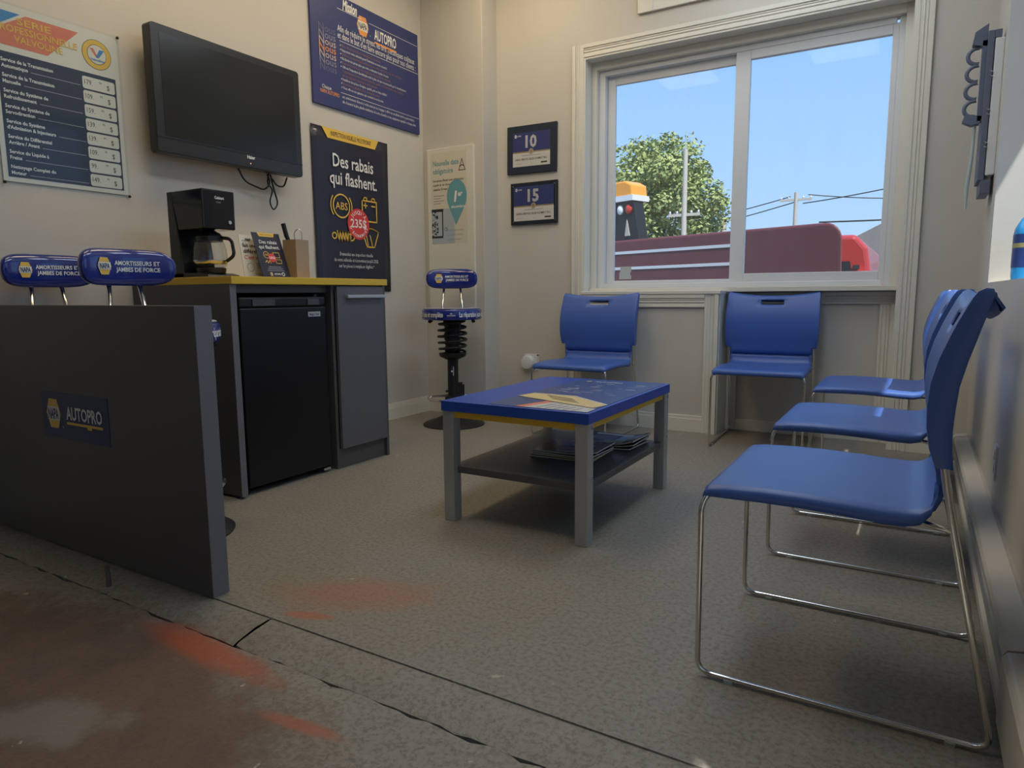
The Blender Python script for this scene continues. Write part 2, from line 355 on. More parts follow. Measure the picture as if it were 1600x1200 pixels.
# worn concrete ramp strip between the raised slab and the lower slab: two poured pieces with joints
def ramp_piece(x0, x1, name):
    n = max(2, int((x1 - x0) / 0.04)); rows = []
    rnd = random.Random(int(x0 * 100))
    for j, (y, z) in enumerate(((1.165, -0.15), (1.165, -0.004), (1.155, -0.003), (1.11, -0.008), (1.06, -0.019), (1.045, -0.024), (1.045, -0.15))):
        rows.append([(x0 + (x1 - x0) * i / n, y + rnd.uniform(-.004, .004) * (1 < j < 6), z + rnd.uniform(-.0018, .0018) * (1 < j < 6)) for i in range(n + 1)])
    return struct(MB().grid(rows).build(name, FLOOR, smooth=40))
ramp_piece(XL, -1.47, 'trim_1'); ramp_piece(-1.462, XR, 'trim_2')
mb = MB(); n = 90; rnd = random.Random(3)
ys = [1.04 + rnd.uniform(-.007, .007) for i in range(n + 1)]
mb.grid([[(XL - .1 + (XR - XL + .1) * i / n, ys[i], -0.15) for i in range(n + 1)], [(XL - .1 + (XR - XL + .1) * i / n, ys[i], -0.024) for i in range(n + 1)], [(XL - .1 + (XR - XL + .1) * i / n, 1.0, -0.0225) for i in range(n + 1)], [(XL - .1 + (XR - XL + .1) * i / n, YBEH, -0.0225) for i in range(n + 1)]])
o = struct(mb.build('floor_lower', FLOOR)); o.name = 'floor.001'
struct(MB().box(XL - .2, XR + .3, YBEH - .2, YB + .4, CEILZ, CEILZ + .1).build('ceiling', CEIL))
struct(MB().box(XL - .2, XL, YBEH, YB + .35, -0.15, CEILZ).build('wall_left', WALL))
struct(MB().box(XL - .2, XR + .3, YBEH - .2, YBEH, -0.15, CEILZ).build('wall_front', WALL))
# back wall with the old wide opening (floor to 2.38 m) that now holds the window and its infill
OX0, OX1, OZ1 = -1.965, -0.10, 2.385
mb = MB(); mb.box(XL, OX0, YB, YB + .3, -.15, CEILZ); mb.box(OX1, XR + .3, YB, YB + .3, -.15, CEILZ); mb.box(OX0, OX1, YB, YB + .3, OZ1, CEILZ)
struct(mb.build('wall_back', WALL))
struct(MB().box(XL, -2.637, YS, YB, -.15, CEILZ).build('wall_corner', WALL, bevel=.004))
# right wall: window opening over the chairs, glazed door opening beside the viewer
WX = XR + 0.30; RY0, RY1, RZ0, RZ1 = 1.98, 3.62, 0.905, 2.45; DY0, DY1, DZ1 = -0.75, 0.675, 2.1
mb = MB(); mb.box(XR, WX, YBEH, DY0, -.15, CEILZ); mb.box(XR, WX, DY0, DY1, DZ1, CEILZ); mb.box(XR, WX, DY1, RY0, -.15, CEILZ)
mb.box(XR, WX, RY0, RY1, -.15, RZ0); mb.box(XR, WX, RY0, RY1, RZ1, CEILZ); mb.box(XR, WX, RY1, YB, -.15, CEILZ)
struct(mb.build('wall_right', WALL))
struct(MB().box(XR, WX + .02, DY0, DY1, -.15, -0.0225).build('trim_3', FLOOR))
# roof overhang outside the right wall (its edge cuts the sun)
struct(MB().box(WX, 0.905, YBEH, YB + 1.0, 2.80, 2.95).build('roof_overhang', TRIM))
# right window frame and glass
mb = MB(); fx0, fx1 = WX - .07, WX - .01
mb.box(fx0, fx1, RY0, RY1, RZ0, RZ0 + .05); mb.box(fx0, fx1, RY0, RY1, RZ1 - .05, RZ1); mb.box(fx0, fx1, RY0, RY0 + .05, RZ0, RZ1); mb.box(fx0, fx1, RY1 - .05, RY1, RZ0, RZ1)
w2 = struct(mb.build('window_2', VINYL)); MB().box(WX - .045, WX - .041, RY0 + .05, RY1 - .05, RZ0 + .05, RZ1 - .05).build('pane', GLASS, w2)
# glazed door
mb = MB(); mb.box(fx0, fx1, DY0, DY1, DZ1 - .1, DZ1); mb.box(fx0, fx1, DY0, DY1, -.0225, .12); mb.box(fx0, fx1, DY0, DY0 + .1, -.0225, DZ1); mb.box(fx0, fx1, DY1 - .06, DY1, -.0225, DZ1)
d1 = struct(mb.build('door_1', VINYL)); MB().box(WX - .045, WX - .041, DY0 + .1, DY1 - .06, .12, DZ1 - .1).build('pane', GLASS, d1)

# ------------------------------------------------------------------ main window: casing, jambs, slider
def moulding(mbx, a, b, w, axis, side, y, t=0.018):
    """stepped casing strip along x or z lying on plane y (proud towards -y); side = +1/-1 gives the thick edge"""
    steps = ((0, 1.0, t * .55), (0.0, .30, t), (.36, .44, t * .8), (.55, .63, t * .8), (.80, 1.0, t * .75))
    for f0, f1, tt in steps:
        p, q = sorted((side * w * f0, side * w * f1))
        if axis == 'x': mbx.box(a[0], b[0], y - tt, y, a[1] + p, a[1] + q)
        else: mbx.box(a[0] + p, a[0] + q, y - tt, y, a[1], b[1])
win = bpy.data.objects.new('window_1', None); C.objects.link(win); win.location = (-1.03, YB, 0); struct(win)
def wpart(mbx, name, m, parent=None, **k):
    mbx.v = [(x + 1.03, y - YB, z) for x, y, z in mbx.v]; return mbx.build(name, m, parent or win, **k)
CW = 0.08
m1 = MB(); moulding(m1, (OX0 - CW, 0.0), (0, OZ1 + CW), CW, 'z', 1, YB); wpart(m1, 'casing', TRIM, bevel=.002)
m1 = MB(); moulding(m1, (OX1 + CW, 0.0), (0, OZ1 + CW), CW, 'z', -1, YB); wpart(m1, 'casing', TRIM, bevel=.002)
m1 = MB(); moulding(m1, (OX0, OZ1 + CW), (OX1, 0), CW, 'x', -1, YB); wpart(m1, 'casing', TRIM, bevel=.002)
# jamb boards (step 1) and stop boards (step 2)
m1 = MB(); m1.box(OX0, OX0 + .012, YB - .008, YB + .11, 0, OZ1); wpart(m1, 'jamb', TRIM)
m1 = MB(); m1.box(OX1 - .012, OX1, YB - .008, YB + .11, 0, OZ1); wpart(m1, 'jamb', TRIM)
m1 = MB(); m1.box(OX0 + .012, OX1 - .012, YB - .008, YB + .11, OZ1 - .012, OZ1); wpart(m1, 'jamb', TRIM)
WZ0 = 0.90
m1 = MB(); m1.box(OX0 + .012, OX0 + .05, YB + .09, YB + .19, WZ0, OZ1 - .012); wpart(m1, 'stop', TRIM, bevel=.003)
m1 = MB(); m1.box(OX1 - .05, OX1 - .012, YB + .09, YB + .19, WZ0, OZ1 - .012); wpart(m1, 'stop', TRIM, bevel=.003)
m1 = MB(); m1.box(OX0 + .05, OX1 - .05, YB + .09, YB + .19, OZ1 - .06, OZ1 - .012); wpart(m1, 'stop', TRIM, bevel=.003)
m1 = MB(); m1.box(OX0 + .012, OX1 - .012, YB + .07, YB + .19, WZ0 - .025, WZ0 + .004); wpart(m1, 'sill', TRIM, bevel=.003)
# vinyl frame
FX0, FX1, FZ0, FZ1 = OX0 + .05, OX1 - .05, WZ0 + .004, OZ1 - .06
fy0, fy1 = YB + .125, YB + .20
for a in ((FX0, FX0 + .045, FZ0, FZ1), (FX1 - .030, FX1, FZ0, FZ1), (FX0 + .045, FX1 - .045, FZ0, FZ0 + .03), (FX0 + .045, FX1 - .045, FZ1 - .035, FZ1)):
    m1 = MB(); m1.box(a[0], a[1], fy0, fy1, a[2], a[3]); wpart(m1, 'frame', VINYL, bevel=.003)
def sash(x0, x1, z0, z1, y0, y1, st, lb, rb):
    s = MB(); s.box(x0, x0 + lb, y0, y1, z0, z1); s.box(x1 - rb, x1, y0, y1, z0, z1); s.box(x0 + lb, x1 - rb, y0, y1, z0, z0 + st); s.box(x0 + lb, x1 - rb, y0, y1, z1 - .055, z1)
    so_ = wpart(s, 'sash', VINYL, bevel=.003)
    g = MB(); g.box(x0 + lb, x1 - rb, (y0 + y1) / 2 - .003, (y0 + y1) / 2 + .003, z0 + st, z1 - .055); g.v = [(x + 1.03, y - YB, z) for x, y, z in g.v]; g.build('pane', GLASS, so_)
    return so_
XM = -0.985
s_l = sash(FX0 + .045, XM + .03, FZ0 + .03, FZ1 - .035, fy0 + .045, fy0 + .07, .022, .055, .05)
s_r = sash(XM - .045, FX1 - .030, FZ0 + .012, FZ1 - .03, fy0 + .005, fy0 + .04, .07, .085, .030)
m1 = MB(); m1.prism([(-1.775, .965), (-1.69, .965), (-1.69, .99), (-1.697, .995), (-1.697, 1.01), (-1.69, 1.015), (-1.69, 1.05), (-1.768, 1.05), (-1.768, 1.02), (-1.775, 1.01)], fy0 + .050, fy0 + .053, 'y')
m1.v = [(x + 1.03, y - YB, z) for x, y, z in m1.v]; m1.build('sticker', mat('grey sticker', (0.45, 0.50, 0.52), .6), s_l)
# lower infill: boxed-out panel on the left, recessed panel on the right
BX1, BY = -1.04, YB - .045
m1 = MB(); m1.box(OX0 + .012, BX1, BY, YB + .19, 0, .862); wpart(m1, 'box_panel', WALL)
m1 = MB(); m1.box(OX0 + .012, BX1 + .012, BY - .022, YB + .10, .862, .885); wpart(m1, 'ledge', TRIM, bevel=.004)
m1 = MB(); moulding(m1, (BX1, 0), (0, .862), .085, 'z', -1, BY); wpart(m1, 'casing', TRIM, bevel=.002)
m1 = MB(); moulding(m1, (OX0 + .012, .862), (BX1 - .085, 0), .08, 'x', -1, BY); wpart(m1, 'casing', TRIM, bevel=.002)
m1 = MB(); m1.box(OX0 + .012, BX1 - .085, BY - .014, BY, 0, .085); m1.box(OX0 + .012, BX1 - .085, BY - .009, BY, .085, .105); wpart(m1, 'skirting', TRIM, bevel=.002)
m1 = MB(); m1.box(BX1, BX1 + .008, BY, YB + .18, 0, .862); wpart(m1, 'box_side', TRIM)
RYY = YB + .175
m1 = MB(); m1.box(BX1, OX1 - .012, RYY, RYY + .02, 0, WZ0 - .02); wpart(m1, 'recess_panel', WALL)
m1 = MB(); moulding(m1, (BX1 + .01, WZ0 - .03), (OX1 - .012, 0), .07, 'x', -1, RYY); wpart(m1, 'casing', TRIM, bevel=.002)
m1 = MB(); moulding(m1, (OX1 - .012, 0), (0, WZ0 - .10), .08, 'z', -1, RYY); wpart(m1, 'casing', TRIM, bevel=.002)
m1 = MB(); moulding(m1, (BX1 + .01, 0), (0, WZ0 - .10), .06, 'z', 1, RYY); wpart(m1, 'casing', TRIM, bevel=.002)
m1 = MB(); m1.box(BX1 + .07, OX1 - .092, RYY - .014, RYY, 0, .07); wpart(m1, 'skirting', TRIM, bevel=.002)
# panel strip above the window
tp = struct(MB().box(-1.60, -0.35, YB - .02, YB, 2.575, 2.98).build('trim_4', TRIM, bevel=.003))
MB().box(-1.508, -1.502, YB - .024, YB - .02, 2.575, 2.98).build('seam', VINYL, tp)
# baseboards
def baseboard(name, pts, facing):
    m = MB()
    for (h0, h1, t) in ((0, .082, .014), (.082, .098, .010), (.098, .112, .006)):
        if facing == '+x': m.box(XL, XL + t, pts[0], pts[1], h0, h1)
        elif facing == 'seg': m.box(pts[0], pts[1], YS - t, YS, h0, h1)
        elif facing == '+x2': m.box(-2.637, -2.637 + t, pts[0], pts[1], h0, h1)
        else: m.box(pts[0], pts[1], YB - t, YB, h0, h1)
    return struct(m.build(name, TRIM))
baseboard('baseboard_left', (2.80, YS), '+x'); baseboard('baseboard_corner', (XL, -2.623), 'seg'); baseboard('baseboard_return', (YS, YB), '+x2'); baseboard('baseboard_back', (-2.623, OX0 - CW), 'b'); baseboard('baseboard_right', (OX1 + CW, XR), 'b')

# ------------------------------------------------------------------ ceiling panels (unseen, added to carry most of the room's light)
def fill_panel(loc, L, colr, strength, label, along='y'):
    t = thing('ceiling_fill', label, 'fill light', loc, 0 if along == 'y' else PI / 2, 'added ceiling fill panels')
    MB().box(-.31, .31, -L / 2, L / 2, -.04, 0).build('housing', TRIM, t)
    dm = mat('diffuser %.1f %.2f' % (strength, colr[2]), (0.9, 0.9, 0.9), 0.5, emis=colr, estr=strength)
    MB().prism([(-.29, -.04), (-.27, -.055), (.27, -.055), (.29, -.04)], -L / 2 + .02, L / 2 - .02, 'y').build('diffuser', dm, t)
fill_panel((-2.25, 1.75, CEILZ), 1.2, (1.0, 0.75, 0.42), FILL_WARM, 'unseen warm fill panel added over the coffee counter')
fill_panel((-2.25, 3.30, CEILZ), 1.2, (1.0, 0.80, 0.52), FILL_WARM, 'unseen warm fill panel added over the back corner stool')
fill_panel((-0.75, 1.75, CEILZ), 1.2, (0.82, 0.91, 1.0), FILL_COOL, 'unseen cool fill panel added over the nearest blue chair')
fill_panel((-0.75, 3.30, CEILZ), 1.2, (0.82, 0.91, 1.0), FILL_COOL, 'unseen cool fill panel added near the window')

# ------------------------------------------------------------------ partition
div = thing('partition', 'low charcoal laminate partition with end edge in a lighter, lit tone, in front of the bar stools', 'partition', (-1.71, 1.16, 0))
MB().box(-1.43, 0, 0.0, .055, 0.0, .845).build('board', LAM, div, bevel=.0015)
MB().box(0, .0015, 0.001, .054, 0.001, .844).build('lit_edge_band', LAM_LIT, div)
pl = panel('sign', 'navy hexagon-logo AUTOPRO sign stuck on the charcoal partition', 'sign', (-2.59, 1.16, .396), '-y', .41, .157, .0015, NAVY)
P = Print(pl, .0015); hexlogo(P, .075, .083, .100, wr=.95); autopro(P, .158, .070, .042, .218); P.text('®', .128, .036, .007, WHITE); P.build()
stub = MB(); stub.tube([(0, 0, -.02), (.002, 0, .015), (.0, -.002, .052)], [.008, .007, .006], 7); stub = stub.build('anchor_rod', mat('rusty steel', (.22, .2, .18), .5, .7, var=.3, scale=90), smooth=40)
stub.location = (-2.10, 1.075, 0); tag(stub, 'short sawn-off steel anchor rod sticking up from floor before the partition', 'anchor rod')

# ------------------------------------------------------------------ coffee counter
ct = thing('worktop', 'yellow-edged counter top with charcoal side panel holding the coffee maker', 'counter', (-2.80, 2.31, 0))
MB().box(-.35, .36, -.475, .485, .921, .953).build('top', YEL, ct, bevel=.002)
MB().box(-.35, .345, -.475, -.445, 0.012, .921).build('side_panel', LAM, ct)
MB().box(.345, .347, -.475, -.445, 0.012, .921).build('lit_edge_band', LAM_LIT, ct)
MB().lathe([(.012, 0), (.012, .012)], 12, .30, -.46).build('foot', BLACKP, ct); MB().lathe([(.012, 0), (.012, .012)], 12, -.30, -.46).build('foot', BLACKP, ct)
MB().box(-.35, .30, -.445, .105, .885, .921).build('underside_rail', LAM, ct)
cb = thing('cabinet', 'narrow charcoal base cabinet with one door beside the black fridge', 'cabinet', (-2.80, 2.605, 0))
m = MB(); m.box(-.35, .33, -.19, -.172, 0.0, .92); m.box(-.35, .345, .167, .185, 0.0, .92); m.box(-.35, .33, -.172, .167, .08, .10); m.box(-.35, .33, -.172, .167, .90, .92); m.box(-.35, -.335, -.172, .167, .1, .9)
m.build('body', LAM, cb)
MB().box(.31, .328, -.172, .167, 0.0, .098).build('toe_kick', LAM, cb)
dr = MB().box(.332, .350, -.168, .163, .102, .915).build('door', mat('door laminate', (0.125, 0.122, 0.125), .38, var=.08, scale=260, bump=.08, bscale=400), cb, bevel=.0015)
h = MB(); h.box(.362, .376, -.118, .158, .857, .873); h.box(.35, .363, -.105, -.09, .860, .870); h.box(.35, .363, .130, .145, .860, .870); h.build('handle', ALU, dr, bevel=.002)
# mini fridge
fr = thing('mini_fridge', 'black mini fridge standing under the yellow counter', 'fridge', (-2.80, 2.137, 0))
MB().box(-.28, .27, -.24, .24, .02, .868).build('body', FRIDGE, fr, bevel=.006)
fd = MB().box(.275, .328, -.245, .245, .03, .82).build('door', FRIDGE, fr, bevel=.008)
tr = MB(); tr.box(.275, .325, -.245, .245, .822, .866); tr.build('top_trim', BLACKP, fr, bevel=.008)
m = MB(); m.box(.320, .330, -.18, -.06, .828, .856); m.build('vent', mat('vent metal', (.12, .12, .12), .3, .6, var=.4, scale=80), fr)
m = MB(); m.box(.320, .330, .13, .20, .828, .856); m.build('vent', MATS['vent metal'], fr)
m = MB(); m.lathe([(.012, 0), (.012, .01), (.006, .014)], 12, .29, .21, .866); m.build('hinge', BLACKP, fr)
bd = MB(); bd.box(.328, .330, .13, .205, .772, .795); bd = bd.build('badge', SILVER, fd); 
lt = MB(); vs, fs = tmesh('Magic Chef', .02); mx_ = max(v[0] for v in vs); lt.add([(.3306, .136 + v[0] / mx_ * .062, .778 + v[1] * .015) for v in vs], fs); lt.build('lettering', INK, fd)
MB().box(.328, .3285, .133, .202, .7735, .7935).build('badge_face', BLACKP, fd)
for yy in (-.2, .2): MB().lathe([(.015, 0), (.015, .022)], 12, .24, yy).build('foot', BLACKP, fr); MB().lathe([(.015, 0), (.015, .022)], 12, -.24, yy).build('foot', BLACKP, fr)
MB().box(.28, .325, .19, .235, .012, .024).build('hinge', STEEL, fr)

# ------------------------------------------------------------------ coffee maker
cm = thing('coffee_maker', 'black drip coffee maker with glass carafe on the yellow counter', 'coffee maker', (-2.83, 1.992, .953))
m = MB(); m.prism([(-.125, 0), (-.125, .385), (-.09, .385), (-.035, .02), (-.035, 0)], -.083, .083, 'y'); m.build('tower', BLACKP, cm, bevel=.004)
m = MB(); m.prism([(-.095, .385), (-.052, .215), (.125, .215), (.128, .385)], -.083, .083, 'y'); hd = m.build('brew_head', mat('gloss black', (.012, .013, .016), .12, var=.1), cm, bevel=.006, seg=3)
P = Print(hd, 0)
def front_text(s, y, z, hh, wdt, mm, nm):
    vs, fs = tmesh(s, .03); x0 = min(v[0] for v in vs); x1 = max(v[0] for v in vs)
    MB().add([(.1285 + (z + v[1] / CAP * hh - .385) * .0176, y + (v[0] - x0) / (x1 - x0) * wdt, z + v[1] / CAP * hh) for v in vs], fs).build(nm, mm, hd)
front_text('Cuisinart', -.020, .345, .012, .048, WHITE, 'lettering'); front_text('12:00', -.012, .328, .007, .022, mat('dim display', (.2, .22, .24), .5), 'display')
m = MB(); m.lathe([(.008, 0), (.008, .003)], 14); m.xf(Matrix.Translation((.1265, .052, .248)) @ Matrix.Rotation(PI / 2, 4, 'Y')); m.build('button', ALU, hd)
m = MB(); m.prism([(-.125, 0), (-.125, .022), (.09, .022), (.135, .012), (.14, 0)], -.083, .083, 'y'); m.build('base', BLACKP, cm, bevel=.003)
m = MB(); m.lathe([(.062, 0), (.066, .02), (.062, .025)], 32, .045, 0, .022); m.build('hot_plate', BLACKP, cm, smooth=40)
m = MB(); m.lathe([(.05, .002), (.068, .01), (.074, .04), (.070, .09), (.058, .125), (.056, .135)], 32, .045, 0, .045); ca = m.build('carafe', CLEAR, cm, smooth=True)
m = MB(); m.lathe([(.058, .118), (.060, .14), (.045, .158), (.03, .162)], 32, .045, 0, .045); m.build('lid', BLACKP, ca, smooth=40)
m = MB(); m.lathe([(.0685, .018), (.0755, .03), (.0755, .034), (.0685, .024)], 32, .045, 0, .045); m.build('band', STEEL, ca, smooth=40)
m = MB(); m.tube(fillet([(.095, .02, .18), (.14, .045, .175), (.148, .05, .10), (.118, .03, .075)], .03), .008, 8); m.build('handle', BLACKP, ca, smooth=40)
m = MB(); m.lathe([(.05, 0), (.05, .03), (.02, .052)], 24, .045, 0, .165); m.build('filter_basket', BLACKP, cm, smooth=40)

# cards and cup of utensils on the counter
def card(name, label, x, y, w_, h_, lean, m):
    o = panel(name, label, 'leaflet', (x, y, .9535), '+x', w_, h_, .003, m, lean=lean); return o, Print(o, .003)
wc, P = card('counter_card', 'white counter card with slanted French slogan between coffee maker and blue card', -2.675, 2.085, .150, .200, .16, PAPER)
P.text('…ner', .012, .172, .018, INK, w=.05, bold=.02).text('fait une', .012, .144, .018, INK, w=.075, bold=.02).text('différence.', .012, .116, .018, INK, w=.115, bold=.02).text("C'est vrai.", .012, .088, .018, CORAL, w=.105, bold=.02)
hexlogo(P, .115, .183, .032, txt=INK, wr=.9); P.poly([(.125, .16), (.165, .125), (.165, .145), (.135, .168)], NAVY, 'print')
for k in range(3): P.rect(.075, .066 - k * .01, .125 - k * .008, .069 - k * .01, GREYT2, 'fine_print')
P.ring(.04, .05, .02, .002, GREYT2, 'sketch'); P.text('AUTOPRO', .06, .015, .008, INK, w=.035); P.rect(.1, .016, .155, .019, SKYINK, 'fine_print'); P.build()
bc, P = card('counter_card', 'small navy counter card "Des rabais qui flashent" leaning beside the kraft cup', -2.60, 2.128, .158, .222, .33, NAVYD)
P.poly([(.03, .222), (.128, .222), (.12, .203), (.038, .203)], GOLD, 'yellow_tab'); P.text('INSPECTION VISUELLE', .079, .209, .006, INK, w=.07, align='c')
P.text('Des rabais', .079, .168, .017, WHITE, w=.10, align='c', bold=.01).text('qui flashent.', .079, .143, .017, WHITE, w=.118, align='c', bold=.01)
P.ring(.05, .112, .017, .0025, GOLD, 'icon'); P.text('ABS', .05, .108, .009, GOLD, w=.022, align='c'); P.line([(.09, .10), (.09, .125), (.125, .125), (.125, .10), (.09, .10)], .0025, GOLD, 'icon')
P.line([(.035, .075), (.045, .085), (.05, .072), (.06, .085), (.065, .072)], .003, GOLD, 'icon'); P.line([(.098, .072), (.095, .09), (.13, .09), (.127, .072), (.098, .072)], .0025, GOLD, 'icon')
P.poly(circ(.078, .098, .021), REDINK, 'red_badge', 4); P.text('235$', .078, .093, .011, WHITE, w=.034, align='c', bold=.02, layer=6)
for k in range(3): P.rect(.045 - k * .006, .052 - k * .009, .118 + k * .006, .055 - k * .009, GREYT2, 'fine_print')
hexlogo(P, .05, .018, .018, wr=.9); P.text('AUTOPRO', .065, .014, .008, WHITE, w=.04, bold=.02); P.ring(.118, .018, .009, .003, WHITE, 'seal'); P.build()
kc = thing('utensil_box', 'kraft cardboard box holding stir sticks and a black-handled utensil', 'box', (-2.62, 2.345, .953))
m = MB(); 
for a in ((-.045, .045, -.04, -.038), (-.045, .045, .038, .040), (-.045, -.043, -.038, .038), (.043, .045, -.038, .038)): m.box(*a, 0, .185)
m.box(-.043, .043, -.038, .038, 0, .003); m.build('box_body', KRAFT, kc)
ut = thing('serving_knife', 'black-handled utensil standing in the kraft box', 'utensil', (-2.63, 2.325, .957))
m = MB(); m.tube([(0.0, 0, .15), (-.015, -.012, .20), (-.025, -.02, .258)], [.008, .011, .011], 10); m.build('handle', BLACKP, ut, smooth=40); m = MB(); m.tube([(.01, .01, 0), (0.0, 0, .155)], .003, 6); m.build('blade', STEEL, ut)
ut = thing('tongs', 'small steel tongs standing in the kraft box', 'utensil', (-2.615, 2.36, .957))
m = MB(); m.tube(fillet([(-.01, -.012, 0), (-.012, -.014, .22), (0, 0, .238), (0.008, .014, .22), (.006, .012, 0)], .012), .0025, 6); m.build('arms', STEEL, ut, smooth=40)

# ------------------------------------------------------------------ television
tv = thing('television', 'black wall-mounted flat television above the coffee maker', 'television', (XL + .002, 2.353, 1.81))
m = MB(); m.prism(rrect(-.426, -.282, .426, .282, .018), .075, .135, 'x'); m.build('cabinet', TVB, tv, bevel=.004)
m = MB(); m.prism(rrect(-.36, -.21, .36, .22, .05), .03, .08, 'x'); m.build('back_shell', BLACKP, tv, bevel=.01)
m = MB(); m.box(.1352, .1362, -.385, .385, -.205, .245); m.build('screen', SCREEN, tv)
m = MB(); m.box(.1345, .1366, -.426, .426, -.216, -.212); m.build('seam', BLACKP, tv)
m = MB(); m.box(.0, .03, -.12, .12, -.12, .12); m.build('wall_bracket', BLACKM, tv)
vs, fs = tmesh('Haier', .03); mx_ = max(v[0] for v in vs); MB().add([(.1368, .055 + v[0] / mx_ * .05, -.236 + v[1] * .024) for v in vs], fs).build('lettering', WHITE, tv)
MB().box(.1355, .137, .073, .078, -.262, -.257).build('power_light', mat('red led', (.8, .3, .25), .4, emis=(1, .4, .3), estr=1.0), tv)
m = MB(); pth = []
for pts in ([(.05, .06, -.27), (.05, .10, -.34), (.055, .22, -.37), (.06, .26, -.33), (.05, .25, -.28)], [(.05, .26, -.27), (.05, .245, -.33), (.06, .275, -.36), (.06, .245, -.43), (.055, .275, -.475), (.055, .31, -.43), (.055, .285, -.36), (.05, .27, -.28)], [(.05, .28, -.30), (.05, .31, -.335), (.05, .36, -.335), (.05, .385, -.28)]):
    m.tube(fillet(pts, .06, 6), .0045, 6)
m.build('cable', BLACKP, tv, smooth=40)

# ------------------------------------------------------------------ posters on the left wall
W_, H_ = .497, .68
pp = panel('price_list', 'laminated navy price list of car services with handwritten prices on the left wall', 'poster', (XL + .002, 1.352, 1.333), '+x', W_, H_, .004, PAPER)
P = Print(pp, .004)
P.rect(.018, .018, W_ - .018, .50, SLATE, 'dark_field', 1)
P.poly([(0.0, .655), (.115, .655), (.0, .575)], SKYINK, 'blue_stripe', 1); P.poly([(.0, .568), (.135, .655), (.335, .655), (.205, .525), (.0, .525)], CORAL, 'red_stripe', 1)
P.text('SERIE', .10, .615, .026, GOLD, w=.125, bold=.015).text('PROFESSIONNELLE', .02, .58, .026, GOLD, w=.305, bold=.015).text('VALVOLINE', .085, .545, .026, GOLD, w=.18, bold=.015)
P.poly(circ(.405, .585, .062), INK, 'emblem', 1); P.poly(circ(.405, .585, .060), GOLD, 'emblem', 2); P.poly(circ(.405, .585, .041), INK, 'emblem', 3); P.poly(circ(.405, .585, .039), PAPER, 'emblem', 4)
P.poly([(.375, .608), (.392, .608), (.408, .575), (.399, .575)], CORAL, 'emblem', 5); P.poly([(.399, .572), (.412, .572), (.437, .608), (.417, .608)], SKYINK, 'emblem', 5); P.text('Valvoline', .405, .558, .009, SKYINK, w=.06, align='c', bold=.03, layer=6)
rows = [('Service de la Transmission', 'Automatique', '179.', '99'), ('Service de la Transmission', 'Manuelle', '109.', '99'), ('Service du Système de', 'Refroidissement', '159.', '99'), ('Service du Système de', 'Servodirection', '139.', '99'), ('Service du Système', "d'Admission & Injecteurs", '139.', '99'), ('Service du Différentiel', 'Arrière / Avant', '109.', '99'), ('Service du Liquide à', 'Freins', '99.', '99'), ('Nettoyage Complet du', 'Moteur', '149.', '99')]
for k, (a, b, p, c) in enumerate(rows):
    y = .462 - k * .0585; xs = .82
    P.text(a, .03, y, .0135, WHITE, xs=.92, bold=.028).text(b, .03, y - .023, .0135, WHITE, xs=.92, bold=.028)
    vs, _ = tmesh(b, .028); wd = (max(v[0] for v in vs)) * .0135 / CAP * .92
    q = .03 + wd + .012
    while q < .325: P.rect(q, y - .023, q + .0025, y - .0205, WHITE, 'dots', 3); q += .0058
    P.poly(rrect(.335, y - .030, .472, y + .021, .009), PAPER, 'price_box', 2)
    P.text(p, .343, y - .012, .021, INK, xs=.75, name='handwriting', rot=-.03).text(c, .405, y + .001, .010, INK, xs=.8, name='handwriting').text('$', .437, y - .018, .021, INK, xs=.85, name='handwriting')
P.build()
MB().box(-.008, W_ + .008, -.012, H_ + .008, .0075, .0085).build('plastic_cover', ACRYL, pp)
for a, b in ((W_ + .002, H_ + .002), (W_ + .002, -.006), (.0, -.006)): m = MB(); m.lathe([(.006, 0), (.006, .006), (.003, .009)], 10, a, b, .008); m.build('screw', BLACKM, pp)

W_, H_ = .994, .67
ms = panel('mission_board', 'large blue French mission statement board high in the left corner', 'poster', (XL + .002, 2.999, 2.005), '+x', W_, H_, .014, NAVYM)
P = Print(ms, .014)
P.line([(.22, .592), (.40, .592)], .0025, WHITE).line([(.50, .592), (.985, .592)], .0025, WHITE).line([(.23, .408), (.985, .408)], .0025, WHITE).line([(.225, .105), (.985, .105)], .0025, WHITE)
P.text('Mission', .265, .598, .062, WHITE, w=.125, bold=.03, shear=.25).text('...', .40, .592, .05, WHITE, w=.03)
hexlogo(P, .44, .555, .115, yel=ORANGE, txt=INK, wr=.95); P.rect(.505, .515, .51, .52, WHITE, 'print'); autopro(P, .545, .51, .062, .215, y2=ORANGE)
P.text('Afin de réduire le stress, les bris mécaniques coûteux', .215, .462, .037, WHITE, w=.735).text("et dans le but d'en faire encore plus pour nos clients :", .215, .422, .037, WHITE, w=.745)
for k, mm in enumerate((GREYT, GREYT2, WHITE, ORANGE, WHITE, GREYT2, GREYT)):
    if k in (2, 4): mm = mat('peach lettering', (.62, .5, .45), .5)
    P.text('Nous', .06, .425 - k * .037, .042, mm, w=.135)
L = [('Nous offrons la meilleure réparation à tous clients', 1), ("Inspectons votre véhicule pour l'entretien et votre sécurité", 0), ("N'effectuons aucun travail additionnel sans votre autorisation sur votre véhicule", 1), ('Ne facturons jamais plus que notre estimation la plus récente', 0), ('Vous remettons les pièces remplacées de véhicule sur demande', 1), ("Offrons l'inspection du véhicule neuf et plus, tel que recommandé par le manufacturier,", 0), ("conformément à votre manuel d'entretien, qualité, et l'homologation de nos pièces", 2), ('afin de maintenir et préserver votre garantie', 2), ("Installons des pièces d'origine, qualité, prix et disponibilité", 0), ('Honorons les garanties pièces et main-d\'oeuvre', 1), ('Vous offrons une garantie qui convient à vos besoins', 0)]
